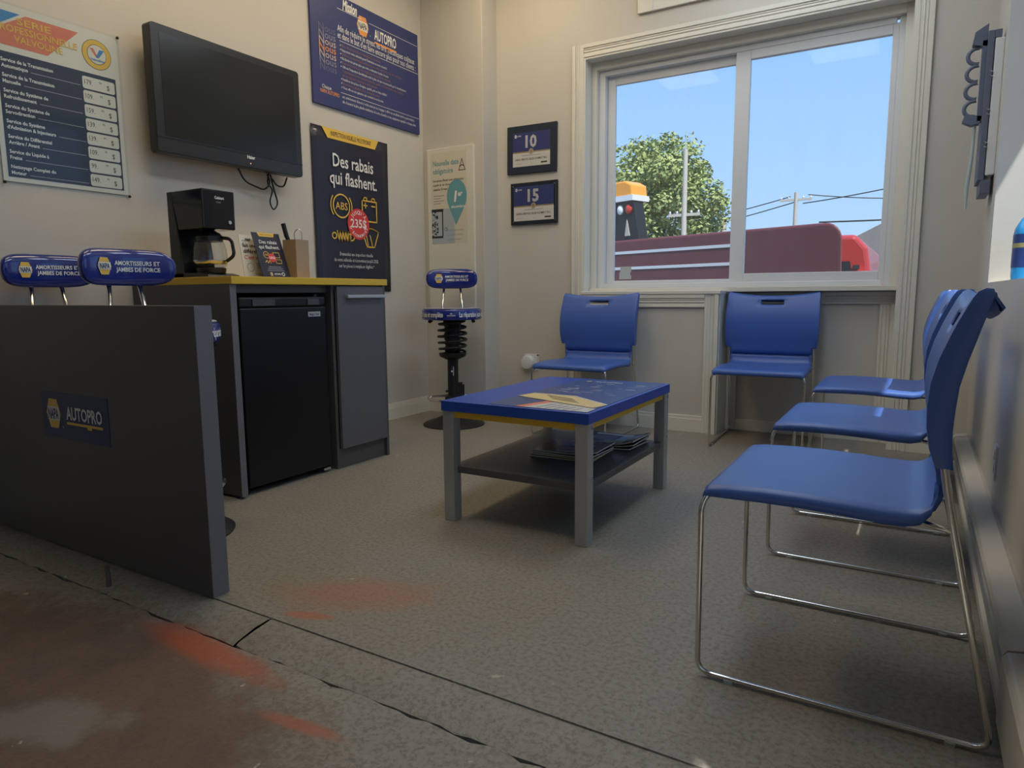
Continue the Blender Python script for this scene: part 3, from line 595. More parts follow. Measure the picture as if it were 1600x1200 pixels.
for k, (t, c) in enumerate(L):
    y = .376 - k * .0245; P.text(t, .245, y, .0155, ORDIM if c else WHITE, xs=.78, res=1)
    if c != 2: P.rect(.232, y + .004, .238, y + .010, WHITE, 'bullets', 3)
P.text('Chaque', .07, .098, .021, WHITE, w=.075).text('NAPA AUTOPRO', .055, .07, .022, ORANGE, w=.155, bold=.01)
P.text("est entièrement dévoué à cette mission et s'engage à offrir un excellent service personnalisé,", .235, .075, .017, WHITE, w=.70, res=1).text("afin d'assurer la plus grande satisfaction de notre clientèle et une expérience agréable à chaque visite", .235, .045, .017, WHITE, w=.715, res=1)
P.build()

W_, H_ = .675, .985
# slightly buckled paper poster
rows_ = []; rnd = random.Random(5)
for j in range(15):
    rows_.append([(W_ * i / 12, H_ * j / 14, .0065 + .002 * math.sin(i * .9 + j * .25) + .002 * math.sin(j * .5)) for i in range(13)])
po = MB().grid(rows_).build('rebate_poster', NAVYD, None, smooth=True); po.location = (XL + .001, 2.97, .895); po.rotation_euler = (PI / 2, 0, PI / 2)
sm = po.modifiers.new('t', 'SOLIDIFY'); sm.thickness = .001; sm.offset = 0
tag(po, 'large navy French rebate poster with red badge on the left wall behind the counter', 'poster')
P = Print(po, .0112)
P.poly([(.085, .985), (.585, .985), (.55, .925), (.13, .925)], GOLD, 'yellow_tab', 0); P.text('INSPECTION VISUELLE MULTIPOINT', .335, .942, .028, INK, w=.355, align='c')
P.text('Des rabais', .345, .765, .078, WHITE, w=.36, align='c', bold=.012).text('qui flashent.', .345, .66, .078, WHITE, w=.42, align='c', bold=.012)
P.rect(.02, .952, .035, .958, WHITE, 'print'); P.rect(.037, .952, .042, .958, WHITE, 'print')
P.ring(.225, .53, .075, .009, GOLD, 'icon'); P.ring(.225, .53, .095, .008, GOLD, 'icon', a0=140, a1=220, n=14); P.ring(.225, .53, .095, .008, GOLD, 'icon', a0=-40, a1=40, n=14); P.text('ABS', .225, .508, .045, GOLD, w=.105, align='c', bold=.005)
P.line([(.41, .455), (.41, .585), (.545, .585), (.545, .455), (.41, .455)], .009, GOLD, 'icon').line([(.425, .59), (.425, .605), (.455, .605), (.455, .59)], .009, GOLD, 'icon').line([(.50, .59), (.50, .605), (.53, .605), (.53, .59)], .009, GOLD, 'icon').line([(.425, .555), (.455, .555)], .008, GOLD, 'icon').line([(.44, .54), (.44, .57)], .008, GOLD, 'icon').line([(.50, .555), (.53, .555)], .008, GOLD, 'icon')
P.ring(.155, .345, .022, .008, GOLD, 'icon'); P.ring(.305, .345, .027, .008, GOLD, 'icon')
for k in range(5): P.line([(.18 + k * .024, .375), (.195 + k * .024, .315), (.204 + k * .024, .375)], .008, GOLD, 'icon')
fan = circ(.48, .255, .155, n=12, a0=60, a1=120); fan2 = circ(.48, .255, .065, n=8, a0=120, a1=60); P.line(fan + [(.445, .29), (.515, .29)] + [fan[0]], .009, GOLD, 'icon'); P.line([(.455, .30), (.44, .365)], .007, GOLD, 'icon').line([(.495, .30), (.475, .365)], .007, GOLD, 'icon')
P.poly(circ(.37, .43, .098, n=40), REDINK, 'red_badge', 4); P.text('235$', .37, .408, .052, WHITE, w=.145, align='c', bold=.02, layer=6)
def arc_text(P, s, cx, cy, r, h_, m, a_mid, step, top=True, layer=6):
    n_ = len(s)
    for i, ch in enumerate(s):
        if ch == ' ': continue
        a = a_mid + (-(i - (n_ - 1) / 2) if top else (i - (n_ - 1) / 2)) * step; q = math.radians(a)
        rr = r if top else r + h_
        P.text(ch, cx + rr * math.cos(q), cy + rr * math.sin(q), h_, m, align='c', bold=.015, layer=layer, rot=q - PI / 2 if top else q + PI / 2)
arc_text(P, "JUSQU'À", .37, .43, .063, .022, WHITE, 90, 17); arc_text(P, "D'ÉCONOMIES", .37, .43, .066, .018, WHITE, 270, 14, False)
P.text('Demandez une inspection visuelle', .345, .225, .022, WHITE, w=.30, align='c', res=1).text("de votre véhicule et économisez jusqu'à 235$", .345, .188, .022, WHITE, w=.40, align='c', res=1).text("sur les pièces à remplacer éligibles.*", .345, .151, .022, WHITE, w=.32, align='c', res=1)
hexlogo(P, .235, .045, .062, wr=.95); P.text('AUTOPRO', .285, .03, .032, WHITE, w=.14, bold=.02); P.ring(.485, .047, .032, .008, SILVER, 'seal'); P.text('30', .485, .034, .024, SILVER, w=.03, align='c', name='seal', bold=.02)
P.build()

# ------------------------------------------------------------------ back corner: white board with notice, certificates, timer, plug
bo = panel('notice_board', 'tall white board with winter tyre notice on the corner wall', 'board', (-3.11, YS, .76), '-y', .405, 1.14, .02, mat('white board', (.70, .68, .60), .4), bevel=.004)
P = Print(bo, .02); ox, oy, w_, h_ = .035, .475, .31, .635
P.rect(ox, oy, ox + w_, oy + h_, mat('notice paper', (.66, .62, .50), .5), 'paper', 1); P.rect(ox, oy, ox + .20, oy + .245, mat('pale picture blue', (.42, .48, .52), .5), 'picture', 2)
P.text('Nouvelle date', ox + .02, oy + .545, .036, TEAL, w=.225, bold=.015).text('obligatoire', ox + .02, oy + .49, .036, TEAL, w=.175, bold=.015)
P.line([(ox + .245, oy + .50), (ox + .272, oy + .575), (ox + .298, oy + .50), (ox + .245, oy + .50)], .005, INK, 'pictogram').line([(ox + .255, oy + .525), (ox + .272, oy + .535), (ox + .29, oy + .525)], .006, INK, 'pictogram')
P.text("Les pneus d'hiver sont obligatoires", ox + .02, oy + .435, .016, INK, w=.265, bold=.015, res=1).text('à partir du 1er décembre', ox + .02, oy + .405, .016, INK, w=.175, bold=.015, res=1).text("jusqu'au 15 mars.", ox + .02, oy + .375, .016, INK, w=.13, bold=.015, res=1)
for k in range(4): P.rect(ox + .02, oy + .335 - k * .018, ox + .115 - (k % 2) * .03, oy + .339 - k * .018, GREYT2, 'fine_print', 3)
dp = circ(ox + .225, oy + .325, .085, .115, n=30, a0=-30, a1=210) + [(ox + .215, oy + .125)]
dp = [(min(a, ox + w_), b) for a, b in dp]; P.poly(dp, TEAL, 'teal_drop', 4)
P.text('1', ox + .20, oy + .29, .07, WHITE, w=.028, bold=.04, shear=.15, layer=6).text('er', ox + .235, oy + .325, .036, WHITE, w=.04, bold=.03, shear=.15, layer=6).text('décembre', ox + .175, oy + .245, .019, WHITE, w=.12, bold=.02, layer=6)
rnd = random.Random(2); P.rect(ox, oy + .225, ox + .105, oy + .245, INK, 'picture', 3); P.rect(ox + .092, oy + .055, ox + .102, oy + .235, INK, 'picture', 3); P.rect(ox, oy + .04, ox + .10, oy + .055, INK, 'picture', 3)
for k in range(46): a = ox + rnd.uniform(0, .05); b = oy + rnd.uniform(.05, .22); P.rect(a, b, a + rnd.uniform(.004, .014), b + rnd.uniform(.004, .016), INK, 'picture', 3)
P.ring(ox + .125, oy + .10, .013, .003, INK, 'picture', 3)
P.text('Avez-vous pensé', ox + .125, oy + .085, .018, mat('grey blue ink', (.2, .3, .36), .5), w=.15, res=1).text('à prendre votre', ox + .13, oy + .053, .018, MATS['grey blue ink'], w=.14, res=1).text('rendez-vous ?', ox + .14, oy + .021, .018, MATS['grey blue ink'], w=.125, res=1)
P.build()

def certificate(num, label, x, z, w_, h_, mat_frame, mw, clips, tilt):
    o = panel('framed_certificate', label, 'certificate', (x, YB, z), '-y', w_, h_, .018, mat_frame, 'anniversary certificates', bevel=.003, tilt=tilt)
    P = Print(o, .018); a, b, c, d = mw, mw, w_ - mw, h_ - mw; H = d - b
    P.rect(a, b, c, d, NAVYM, 'certificate_sheet', 1); P.rect(a, b, c, b + H * .40, mat('certificate paper', (.60, .59, .56), .4), 'certificate_sheet', 2); P.rect(a, b + H * .40, c, b + H * .44, mat('bronze ink', (.30, .22, .12), .4), 'bronze_stripe', 2)
    hexlogo(P, a + .022, d - .022, .020, wr=.95, yel=WHITE, band=WHITE); P.text('AUTOPRO', a + .036, d - .026, .008, WHITE, w=.03, bold=.02)
    cx = (a + c) / 2; P.text(str(num), cx - .002, b + H * .56, H * .34, SILVER, w=.088, align='c', bold=.035, name='numeral', layer=3)
    P.poly(circ(cx, b + H * .43, .020), mat('medal bronze', (.38, .28, .14), .35, .4), 'medal', 4); P.ring(cx, b + H * .43, .016, .003, SILVER, 'medal', 5)
    P.rect(cx - .075, b + H * .31, cx + .075, b + H * .325, GREYT2, 'fine_print', 3); P.text('LAING SERVICE GILLES SCHMIDT INC.', cx, b + H * .18, .014, INK, w=(c - a) * .86, align='c', bold=.015, res=1)
    P.rect(c - .07, b + .014, c - .022, b + .024, INK, 'print', 3); P.rect(a + .02, b + .018, a + .07, b + .020, GREYT2, 'signature', 3); P.line([(cx - .005, b + .028), (cx + .008, b + .012), (cx + .015, b + .024)], .002, GREYT2, 'signature')
    P.build()
    if clips:
        for px_, py_ in ((.022, .022), (w_ - .022, .022), (.022, h_ - .022), (w_ - .022, h_ - .022)): m = MB(); m.lathe([(.004, 0), (.004, .003)], 10, px_, py_, .018); m.build('corner_pin', STEEL, o)
        MB().box(w_ - .012, w_ - .009, .012, h_ - .012, .018, .0195).build('bright_edge', STEEL, o)
    return o
CF = mat('certificate frame', (.020, .030, .050), .35, var=.08); CF2 = mat('glossy frame', (.020, .026, .042), .2, var=.08)
certificate(10, 'dark framed certificate with large silver 10, the upper of two by the window', -2.548, 1.700, .388, .322, CF, .048, False, -.012)
certificate(15, 'glossy framed certificate with large silver 15, the lower of two by the window', -2.520, 1.352, .368, .286, CF2, .026, True, 0.0)
ou = thing('plug_timer', 'white round plug-in timer in the outlet beside the left blue chair', 'timer', (-2.36, YB, .385))
MB().box(-.06, .055, -.006, 0, -.055, .06).build('plate', VINYL, ou, bevel=.002)
m = MB(); m.lathe([(.048, 0), (.050, .02), (.044, .036), (.02, .04)], 32); m.xf(Matrix.Translation((-.025, -.006, .0)) @ Matrix.Rotation(PI / 2, 4, 'X')); m.build('dial', VINYL, ou, smooth=40)
MB().box(.045, .055, -.012, -.006, .05, .058).build('pin', INK, ou)

# ------------------------------------------------------------------ bar stools built from car struts
def stool(label, loc, rz):
    t = thing('bar_stool', label, 'bar stool', loc, rz, 'strut bar stools')
    m = MB(); m.lathe([(.205, 0), (.208, .006), (.19, .018), (.13, .036), (.075, .062), (.048, .10), (.04, .12)], 40); m.build('base', BLACKM, t, smooth=40)
    m = MB(); m.tube([(0.165 * math.cos(q), -.02 + .165 * math.sin(q), .185) for q in [math.radians(-200 + 220 * k / 30) for k in range(31)]], .010, 8)
    m.tube([(.155, .035, .185), (.03, .0, .20)], .009, 8); m.tube([(-.155, .035, .185), (-.03, .0, .20)], .009, 8); m.build('foot_ring', CHROME, t, smooth=40)
    m = MB(); m.lathe([(.036, .10), (.036, .44), (.038, .45)], 24); m.box(.02, .062, -.028, .028, .17, .285); m.box(.05, .075, -.022, .022, .20, .27); m.box(-.055, .03, -.035, .035, .165, .195); m.tube([(-.05, 0, .225), (.03, -.03, .245)], .008, 6); st = m.build('strut', BLACKM, t, smooth=40)
    m = MB(); m.box(-.012, .010, -.0395, -.037, .34, .40); m.build('label', mat('strut label', (.03, .03, .05), .4), st); m = MB(); m.box(.003, .006, -.0402, -.0395, .335, .395); m.poly = None; m.lathe([(.006, 0), (.006, .0006)], 12); m.v = m.v[:8] + [(x - .006, -.0397 - z, .365 + y) for x, y, z in m.v[8:]]; m.build('label_print', WHITE, st)
    m = MB(); m.lathe([(.04, .44), (.085, .462), (.092, .478), (.092, .484), (.05, .49)], 32); m.build('spring_perch', BLACKM, t, smooth=40)
    m = MB(); m.lathe([(.05, .485), (.054, .52), (.046, .535), (.056, .55), (.046, .565), (.056, .58), (.046, .595), (.057, .61), (.048, .625), (.058, .64), (.05, .655), (.06, .67), (.06, .705)], 28); m.build('bump_boot', BLACKM, t, smooth=True)
    m = MB(); n_ = 5 * 28; m.tube([((.083 + .010 * math.sin(PI * k / n_)) * math.cos(2 * PI * k / 28), (.083 + .010 * math.sin(PI * k / n_)) * math.sin(2 * PI * k / 28), .492 + .205 * k / n_) for k in range(n_ + 1)], .0085, 8); m.build('coil_spring', BLACKM, t, smooth=True)
    m = MB(); m.lathe([(.17, .705), (.192, .709), (.198, .72), (.198, .768), (.192, .776), (.185, .778), (.16, .782), (.1, .785)], 56); se = m.build('seat', BLUEG, t, smooth=40)
    m = MB(); m.lathe([(.189, .7795), (.185, .784), (.175, .784)], 56); m.build('seat_piping', mat('grey piping', (.35, .36, .4), .4), se, smooth=True)
    for q in (-145, -35, 35, 145):
        m = MB(); m.lathe([(.006, .688), (.012, .693), (.012, .703), (.006, .708)], 10, .172 * math.cos(math.radians(q)), .172 * math.sin(math.radians(q))); m.build('seat_stud', BLACKM, se, smooth=True)
    def wrap(s, a_mid, width, zb, hh, mm, nm='lettering'):
        vs, fs = tmesh(s, .025); x0 = min(v[0] for v in vs); x1 = max(v[0] for v in vs); out = []
        for v in vs:
            q = math.radians(a_mid) + ((v[0] - x0) / (x1 - x0) - .5) * width / .1985; out.append((.1987 * math.cos(q), .1987 * math.sin(q), zb + v[1] / CAP * hh))
        MB().add(out, fs).build(nm, mm, se)
    for a0 in (-90, 30, 150):
        wrap('La réparation juste et complète', a0 + 60, .31, .728, .032, WHITE); wrap('AMORTISSEURS', a0, .055, .734, .007, WHITE, 'fine_print'); wrap('o', a0, .014, .746, .01, WHITE, 'fine_print')
    # backrest behind (+y), reading side faces the sitter side (-y)
    for s_ in (-1, 1):
        m = MB(); m.tube(fillet([(s_ * .05, .10, .70), (s_ * .075, .180, .72), (s_ * .055, .205, .93)], .03), .0085, 10); m.build('back_rod', CHROME, t, smooth=True)
    rows_ = []; NU, NV = 20, 36
    for i in range(NU + 1):
        u = math.sin(PI / 2 * (-1 + 2 * i / NU)); r = []
        e = max(0.0, 1 - abs(u) ** 5) ** (1 / 2.6)
        for k in range(NV + 1):
            q = 2 * PI * k / NV; cz = math.copysign(abs(math.cos(q)) ** .75, math.cos(q)); cy = math.copysign(abs(math.sin(q)) ** .75, math.sin(q))
            r.append((u * .174, 0.205 - .045 * u * u + .030 * cy * (.12 + .88 * e), .978 + .067 * cz * e))
        rows_.append(r)
    bk = MB().grid(rows_).build('backrest', BLUEG, t, smooth=True)
    def surf(x): u = x / .174; return .205 - .045 * u * u - .0310
    def face(pts, mm, nm, d=0.0): MB().add([(x, surf(x) - d, z) for x, z in pts], [tuple(range(len(pts)))]).build(nm, mm, bk)
    cx, cz, hh = -.088, .980, .06; ww = .055
    face([(cx - ww / 2, cz), (cx - ww * .27, cz + hh / 2), (cx + ww * .27, cz + hh / 2), (cx + ww / 2, cz), (cx + ww * .27, cz - hh / 2), (cx - ww * .27, cz - hh / 2)], GOLD, 'hexagon_emblem', .0006)
    face([(cx - ww * .44, cz - .012), (cx + ww * .44, cz - .012), (cx + ww * .44, cz + .013), (cx - ww * .44, cz + .013)], WHITE, 'emblem_band', .0016)
    def ftext(s, x, z, hh, wd, mm, nm='lettering', d=.0012):
        vs, fs = tmesh(s, .025); x0 = min(v[0] for v in vs); x1 = max(v[0] for v in vs)
        out = [(x + (v[0] - x0) / (x1 - x0) * wd, 0, z + v[1] / CAP * hh) for v in vs]; MB().add([(a, surf(a) - d, c) for a, b, c in out], fs).build(nm, mm, bk)
    ftext('NAPA', cx - ww * .36, cz - .009, .019, ww * .72, NAVY, 'emblem_lettering', .0034)
    ftext('AMORTISSEURS ET', -.048, .985, .015, .160, WHITE); ftext('JAMBES DE FORCE', -.043, .962, .015, .155, WHITE)
    return t
stool('blue strut bar stool in the back corner before the white notice board', (-2.66, 3.68, 0), 0.60)
stool('blue strut bar stool behind the partition, next to the coffee counter', (-2.315, 1.435, 0), 1.56)
stool('blue strut bar stool behind the partition, at the left edge of the picture', (-2.875, 1.432, 0), 1.55)

# ------------------------------------------------------------------ stacking chairs
def make_chair():
    t = thing('stacking_chair', '', 'chair', group='blue sled-base stacking chairs')
    Y0 = -.28
    def row(d, z, W, sk, dish):
        cols = [(-W, -sk), (-W - .001, -sk * .45), (-W + .004, -.006 * (sk > 0)), (-W + .014, 0)] + [((-W + .03) + (2 * W - .06) * k / 10, 0) for k in range(11)] + [(W - .014, 0), (W - .004, -.006 * (sk > 0)), (W + .001, -sk * .45), (W, -sk)]
        return [(x, Y0 + d, z + dz - dish * max(0, 1 - (x / (W - .03)) ** 2)) for x, dz in cols]
    seat = [(0.002, .416, .232, .004, 0), (-.002, .428, .236, .010, 0), (.002, .440, .240, .016, 0), (.014, .4475, .243, .024, .001), (.05, .4515, .245, .027, .004), (.12, .4545, .246, .028, .008), (.20, .4545, .246, .028, .010), (.28, .452, .245, .029, .010), (.34, .449, .243, .030, .008), (.39, .448, .240, .030, .006), (.415, .452, .236, .028, .005), (.432, .464, .230, .020, .004), (.440, .484, .226, .010, .002), (.443, .51, .224, .002, 0)]
    so_ = MB().grid([row(*a) for a in seat]).build('seat', BLUE, t, smooth=True)
    q = so_.modifiers.new('thick', 'SOLIDIFY'); q.thickness = .009; q.offset = -1
    xs = [-1, -.975, -.88, -.72, -.54, -.38, -.255, -.12, 0, .12, .255, .38, .54, .72, .88, .975, 1]
    # (height, depth of the front face, half width, depth of the side flange behind it)
    prof = [(.505, .4425, .224, 0.0034), (.53, .4395, .224, 0.0051), (.547, .436, .226, 0.0068), (.5475, .436, .250, 0.0255), (.58, .430, .254, 0.0306), (.62, .426, .256, 0.0357), (.66, .4245, .257, 0.0391), (.70, .427, .257, 0.0399), (.74, .435, .257, 0.0391), (.775, .447, .256, 0.0357), (.795, .455, .255, 0.0323), (.822, .467, .255, 0.0272), (.832, .472, .254, 0.0238), (.840, .478, .253, 0.0204), (.844, .486, .252, 0.0153), (.836, .497, .251, 0.0068), (.813, .512, .250, 0.0017)]
    rows_ = []
    for n__, (z, d, W, fl_) in enumerate(prof):
        k = 1.0 if n__ > 13 else max(0.0, min(1, (z - .70) / .14))
        def bp_(x): return (x * W, Y0 + d - .008 * x * x * min(1, max(0, (z - .54) / .06)) + .010 * k * x * x, z + .025 * k * x * x)
        r_ = [bp_(x) for x in xs]
        a_, b_ = r_[0], r_[-1]
        rows_.append([(a_[0] + .002, a_[1] + fl_, a_[2] - .002), (a_[0] - .001, a_[1] + fl_ * .45, a_[2])] + r_ + [(b_[0] + .001, b_[1] + fl_ * .45, b_[2]), (b_[0] - .002, b_[1] + fl_, b_[2] - .002)])
    skip = {(10, k + 2) for k in range(len(xs) - 1) if -.26 < (xs[k] + xs[k + 1]) / 2 < .26}
    bo_ = MB().grid(rows_, skip).build('backrest', BLUE, t, smooth=55)
    q = bo_.modifiers.new('thick', 'SOLIDIFY'); q.thickness = .006; q.offset = -1
    for s_ in (-1, 1):
        fr_ = MB().tube(fillet([(s_ * .212, Y0 + .05, .432), (s_ * .230, Y0 + .012, .432), (s_ * .243, Y0 - .002, .40), (s_ * .245, Y0 + .0, .0085), (s_ * .245, Y0 + .556, .0085), (s_ * .236, Y0 + .452, .50), (s_ * .232, Y0 + .437, .60)], .035, 6), .0062, 10).build('sled_leg', CHROME, t, smooth=True)
        for d in (.07, .49):
            MB().prism(rrect(-.0085, -.010, .0085, .010, .004, 3), 0.0, .0075).xf(Matrix.Translation((s_ * .245, Y0 + d, 0))).build('glide', PALE, fr_)
    MB().tube([(-.212, Y0 + .05, .432), (.212, Y0 + .05, .432)], .0055, 8).build('cross_bar', CHROME, t, smooth=True)
    MB().tube(fillet([(-.2385, Y0 + .468, .42), (-.20, Y0 + .40, .425), (.20, Y0 + .40, .425), (.2385, Y0 + .468, .42)], .03), .0055, 8).build('cross_bar', CHROME, t, smooth=True)
    return t
chair0 = make_chair()
spots = [((-.108, 1.715, 0), -PI / 2, 'blue stacking chair in the right foreground, nearest of the row along the heater'),
         ((-.108, 2.555, 0), -PI / 2, 'blue stacking chair in the middle of the row along the heater'),
         ((-.108, 3.52, 0), -PI / 2, 'blue stacking chair at the far end of the row along the heater'),
         ((-1.775, 3.895, 0), 0.0, 'blue stacking chair under the left window pane behind the coffee table'),
         ((-.745, 4.105, 0), 0.03, 'blue stacking chair under the right window pane in the panelled recess')]
for i, (loc, rz, lab) in enumerate(spots):
    o = chair0 if i == 0 else copy_tree(chair0)
    o.location = loc; o.rotation_euler = (0, 0, rz); o['label'] = lab

# ------------------------------------------------------------------ coffee table with poster and magazines
TX0, TX1, TY0, TY1 = -1.545, -.930, 2.055, 2.925
ta = thing('coffee_table', 'blue-topped coffee table with aluminium legs and charcoal lower shelf', 'table', (TX0, TY0, 0))
TW, TD = TX1 - TX0, TY1 - TY0
MB().box(0, TW, 0, TD, .432, .470).build('top', BLUET, ta, bevel=.0015)
for x in (0.004, TW - .052):
    for y in (.004, TD - .052):
        lg = MB().box(x, x + .048, y, y + .048, 0, .432).build('leg', ALU, ta, bevel=.002)
        if x > .1:
            for z in (.415, .235): m = MB(); m.lathe([(.007, 0), (.007, .002), (.004, .003)], 12); m.xf(Matrix.Translation((x + .048, y + .034, z)) @ Matrix.Rotation(PI / 2, 4, 'Y')); m.build('bolt', STEEL, lg)
MB().box(.052, TW - .052, .010, .026, .408, .432).build('rail', YELT, ta); MB().box(.052, TW - .052, TD - .026, TD - .010, .408, .432).build('rail', YELT, ta)
MB().box(TW - .030, TW - .014, .052, TD - .052, .408, .432).build('rail', YELT, ta); MB().box(.014, .030, .052, TD - .052, .408, .432).build('rail', YELT, ta)
MB().box(.02, TW - .02, .03, TD - .03, .188, .214).build('shelf', LAM, ta, bevel=.0015)
# advertisement sheet printed on the table top (reads from the window side)
ad = MB().flat([(0, 0), (.43, 0), (.43, .80), (0, .80)], 0.0); ad = MB().add([(0, 0, 0), (.40, 0, 0), (.40, .82, 0), (0, .82, 0), (0, 0, .0012), (.40, 0, .0012), (.40, .82, .0012), (0, .82, .0012)], [(0, 3, 2, 1), (4, 5, 6, 7), (0, 1, 5, 4), (1, 2, 6, 5), (2, 3, 7, 6), (3, 0, 4, 7)]).build('table_sheet', mat('sheet blue', (.035, .07, .22), .28, var=.15, scale=6))
ad.location = (-1.345, 2.075, .470); tag(ad, 'printed blue and yellow advertising sheet lying on the coffee table top', 'sheet')
P = Print(ad, .0012)
YP = mat('sheet yellow', (.66, .52, .24), .4)
P.poly([(0.0, .225), (.38, .09), (.40, .17), (.20, .31), (.02, .31)], YP, 'yellow_arrow', 1); P.line([(.02, .316), (.20, .316), (.40, .174)], .006, WHITE, 'print', 2); P.line([(0, .218), (.38, .083)], .005, INK, 'print', 2)
P.poly([(.15, .0), (.40, .0), (.40, .075), (.20, .14)], mat('sheet grey', (.52, .52, .50), .4), 'text_block', 1); P.poly([(.115, .0), (.15, .0), (.20, .14), (.165, .155)], CORAL, 'print', 1)
for k in range(5): P.line([(.20 + k * .035, .01), (.225 + k * .032, .11 - k * .012)], .004, INK, 'fine_print', 2)
for k in range(4): P.line([(.10 + k * .02, .285 - k * .025), (.23 + k * .02, .24 - k * .025)], .006, INK, 'fine_print', 2)
rnd = random.Random(4)
for k in range(26): a = rnd.uniform(.06, .34); b = rnd.uniform(.36, .72); P.rect(a, b, a + rnd.uniform(.01, .05), b + rnd.uniform(.004, .014), mat('sheet light', (.40, .45, .55), .4), 'pictures', 1)
P.text('AUTOPRO', .10, .74, .02, WHITE, w=.13, bold=.02); hexlogo(P, .07, .75, .03, wr=.9); P.build()
def magazine(label, x, y, z, rz, w_, h_, t_, cover, prints, curl=.0, kz=None):
    o = thing('magazine', label, 'magazine', (x, y, z), rz, 'magazines on the table shelf'); n_ = 8
    def sh(z0, z1, ins):
        lo = []; hi = []
        for i in range(n_ + 1):
            u = i / n_; c = curl * max(0, (u - .55) / .45) ** 2; X = -w_ / 2 + ins + (w_ - 2 * ins) * u
            lo.append((X, c + z0)); hi.append((X, c + z1))
        m = MB(); rows_ = [[(a, -h_ / 2 + ins, b) for a, b in lo], [(a, -h_ / 2 + ins, b) for a, b in hi], [(a, h_ / 2 - ins, b) for a, b in hi], [(a, h_ / 2 - ins, b) for a, b in lo], [(a, -h_ / 2 + ins, b) for a, b in lo]]
        m.grid(rows_); L_ = n_; 
        for e in (0, n_): m.add([r[e] for r in rows_[:4]], [(0, 1, 2, 3)])
        return m
    sh(0, .0010, 0).build('back_cover', cover, o); sh(.0010, t_ - .0010, .0015).build('pages', PAPER, o); fc = sh(t_ - .0010, t_, 0).build('front_cover', cover, o)
    for (nm, mm, u0, v0, u1, v1) in prints:
        m = MB(); k_ = 6; rr = []
        for i in range(k_ + 1):
            u = u0 + (u1 - u0) * i / k_; c = curl * max(0, (u - .55) / .45) ** 2; X = -w_ / 2 + w_ * u; rr.append((X, c + t_ + .0004))
        m.grid([[(a, -h_ / 2 + h_ * v0, b) for a, b in rr], [(a, -h_ / 2 + h_ * v1, b) for a, b in rr]]); m.build(nm, mm, fc)
    return o, fc
SZ = .214
c1 = mat('magazine black', (.02, .02, .024), .25); c2 = mat('magazine yellow', (.62, .45, .08), .3); c3 = mat('magazine dark grey', (.05, .055, .07), .25); c4 = mat('magazine pale blue', (.40, .50, .62), .3); c5 = mat('magazine green', (.20, .26, .08), .3)
magazine('black magazine at the bottom of the near pile under the coffee table', -1.20, 2.47, SZ, .06, .27, .205, .007, c1, [])
magazine('yellow-covered magazine low in the near pile under the coffee table', -1.19, 2.475, SZ + .0075, .02, .275, .205, .006, c2, [], .004)
magazine('dark grey magazine in the middle of the near pile under the coffee table', -1.185, 2.47, SZ + .0140, -.04, .27, .205, .008, c3, [], .008)
o, fc = magazine('black magazine with white title on top of the near pile under the coffee table', -1.18, 2.472, SZ + .0235, .03, .275, .208, .008, c1, [('picture', mat('cover blue', (.05, .11, .25), .3), .40, .55, .60, .85), ('picture', mat('cover brown', (.16, .08, .05), .3), .25, .25, .62, .50), ('picture', c2, .45, .12, .66, .17)], .016)
P = Print(fc, .0205); P.text('GUIDE', .060, -.085, .022, WHITE, w=.09, bold=.03, rot=1.25); P.build()
magazine('pale magazine at the bottom of the far pile under the coffee table', -1.13, 2.735, SZ, -.05, .27, .205, .008, c3, [], .006)
magazine('dark magazine in the middle of the far pile under the coffee table', -1.125, 2.735, SZ + .009, .03, .27, .205, .008, c1, [], .014)
magazine('blue and green glossy magazine topping the far pile under the coffee table', -1.12, 2.73, SZ + .019, -.02, .275, .207, .008, c3, [('picture', c4, .60, .30, .98, .80), ('picture', c5, .45, .05, .80, .30), ('picture', WHITE, .12, .80, .75, .92), ('picture', mat('cover purple', (.12, .10, .2), .3), .15, .30, .55, .70)], .022)

# ------------------------------------------------------------------ right wall: heater, outlet, rack, jug
he = thing('baseboard_heater', 'long cream electric baseboard heater on the floor behind the chairs', 'heater', (XR, 2.6, 0))
prof = [(0, .02), (0, .172), (-.012, .178), (-.060, .170), (-.066, .160), (-.066, .150), (-.058, .140), (-.058, .060), (-.066, .050), (-.066, .025), (-.05, .02)]
MB().prism(prof, -1.03, 1.25, 'y').build('casing', HEATER, he)
prof2 = [(0, .015), (0, .174), (-.014, .183), (-.064, .175), (-.071, .162), (-.071, .03), (-.06, .015)]
MB().prism(prof2, -1.55, -1.045, 'y').build('wiring_box', HEATER, he, bevel=.006); MB().prism(prof2, 1.25, 1.32, 'y').build('end_cap', HEATER, he, bevel=.004)
m = MB(); m.box(-.062, -.02, -1.045, -1.030, .03, .165); m.build('gap', BLACKM, he)
MB().box(-.064, -.055, -1.0, 1.22, .085, .12).build('fins', ALU, he)
for yy in (-1.4, 0.0, 1.2): MB().box(-.05, -.01, yy - .02, yy + .02, 0, .022).build('foot', HEATER, he)
op = thing('wall_outlet', 'white wall outlet plate above the heater', 'outlet', (XR, 2.70, .31))
MB().prism(rrect(-.035, -.058, .035, .058, .006), -.006, 0, 'x').build('plate', VINYL, op); 
for z in (-.022, .022): MB().prism(rrect(-.016, z - .014, .016, z + .014, .006), -.008, -.006, 'x').build('socket', PAPER, op)
rk = thing('wall_rack', 'white and grey-blue display rack with looped dark grip on the wall right of window', 'rack', (XR, 3.86, 1.66))
MB().box(-.035, 0, -.10, .12, -.28, .30).build('back_board', VINYL, rk, bevel=.004)
m = MB(); m.box(-.062, -.038, -.10, .12, -.30, .335); m.box(-.038, -.012, -.10, .12, .30, .335); m.box(-.05, -.012, -.10, .12, -.36, -.30); m.build('frame', RACKB, rk, bevel=.003)
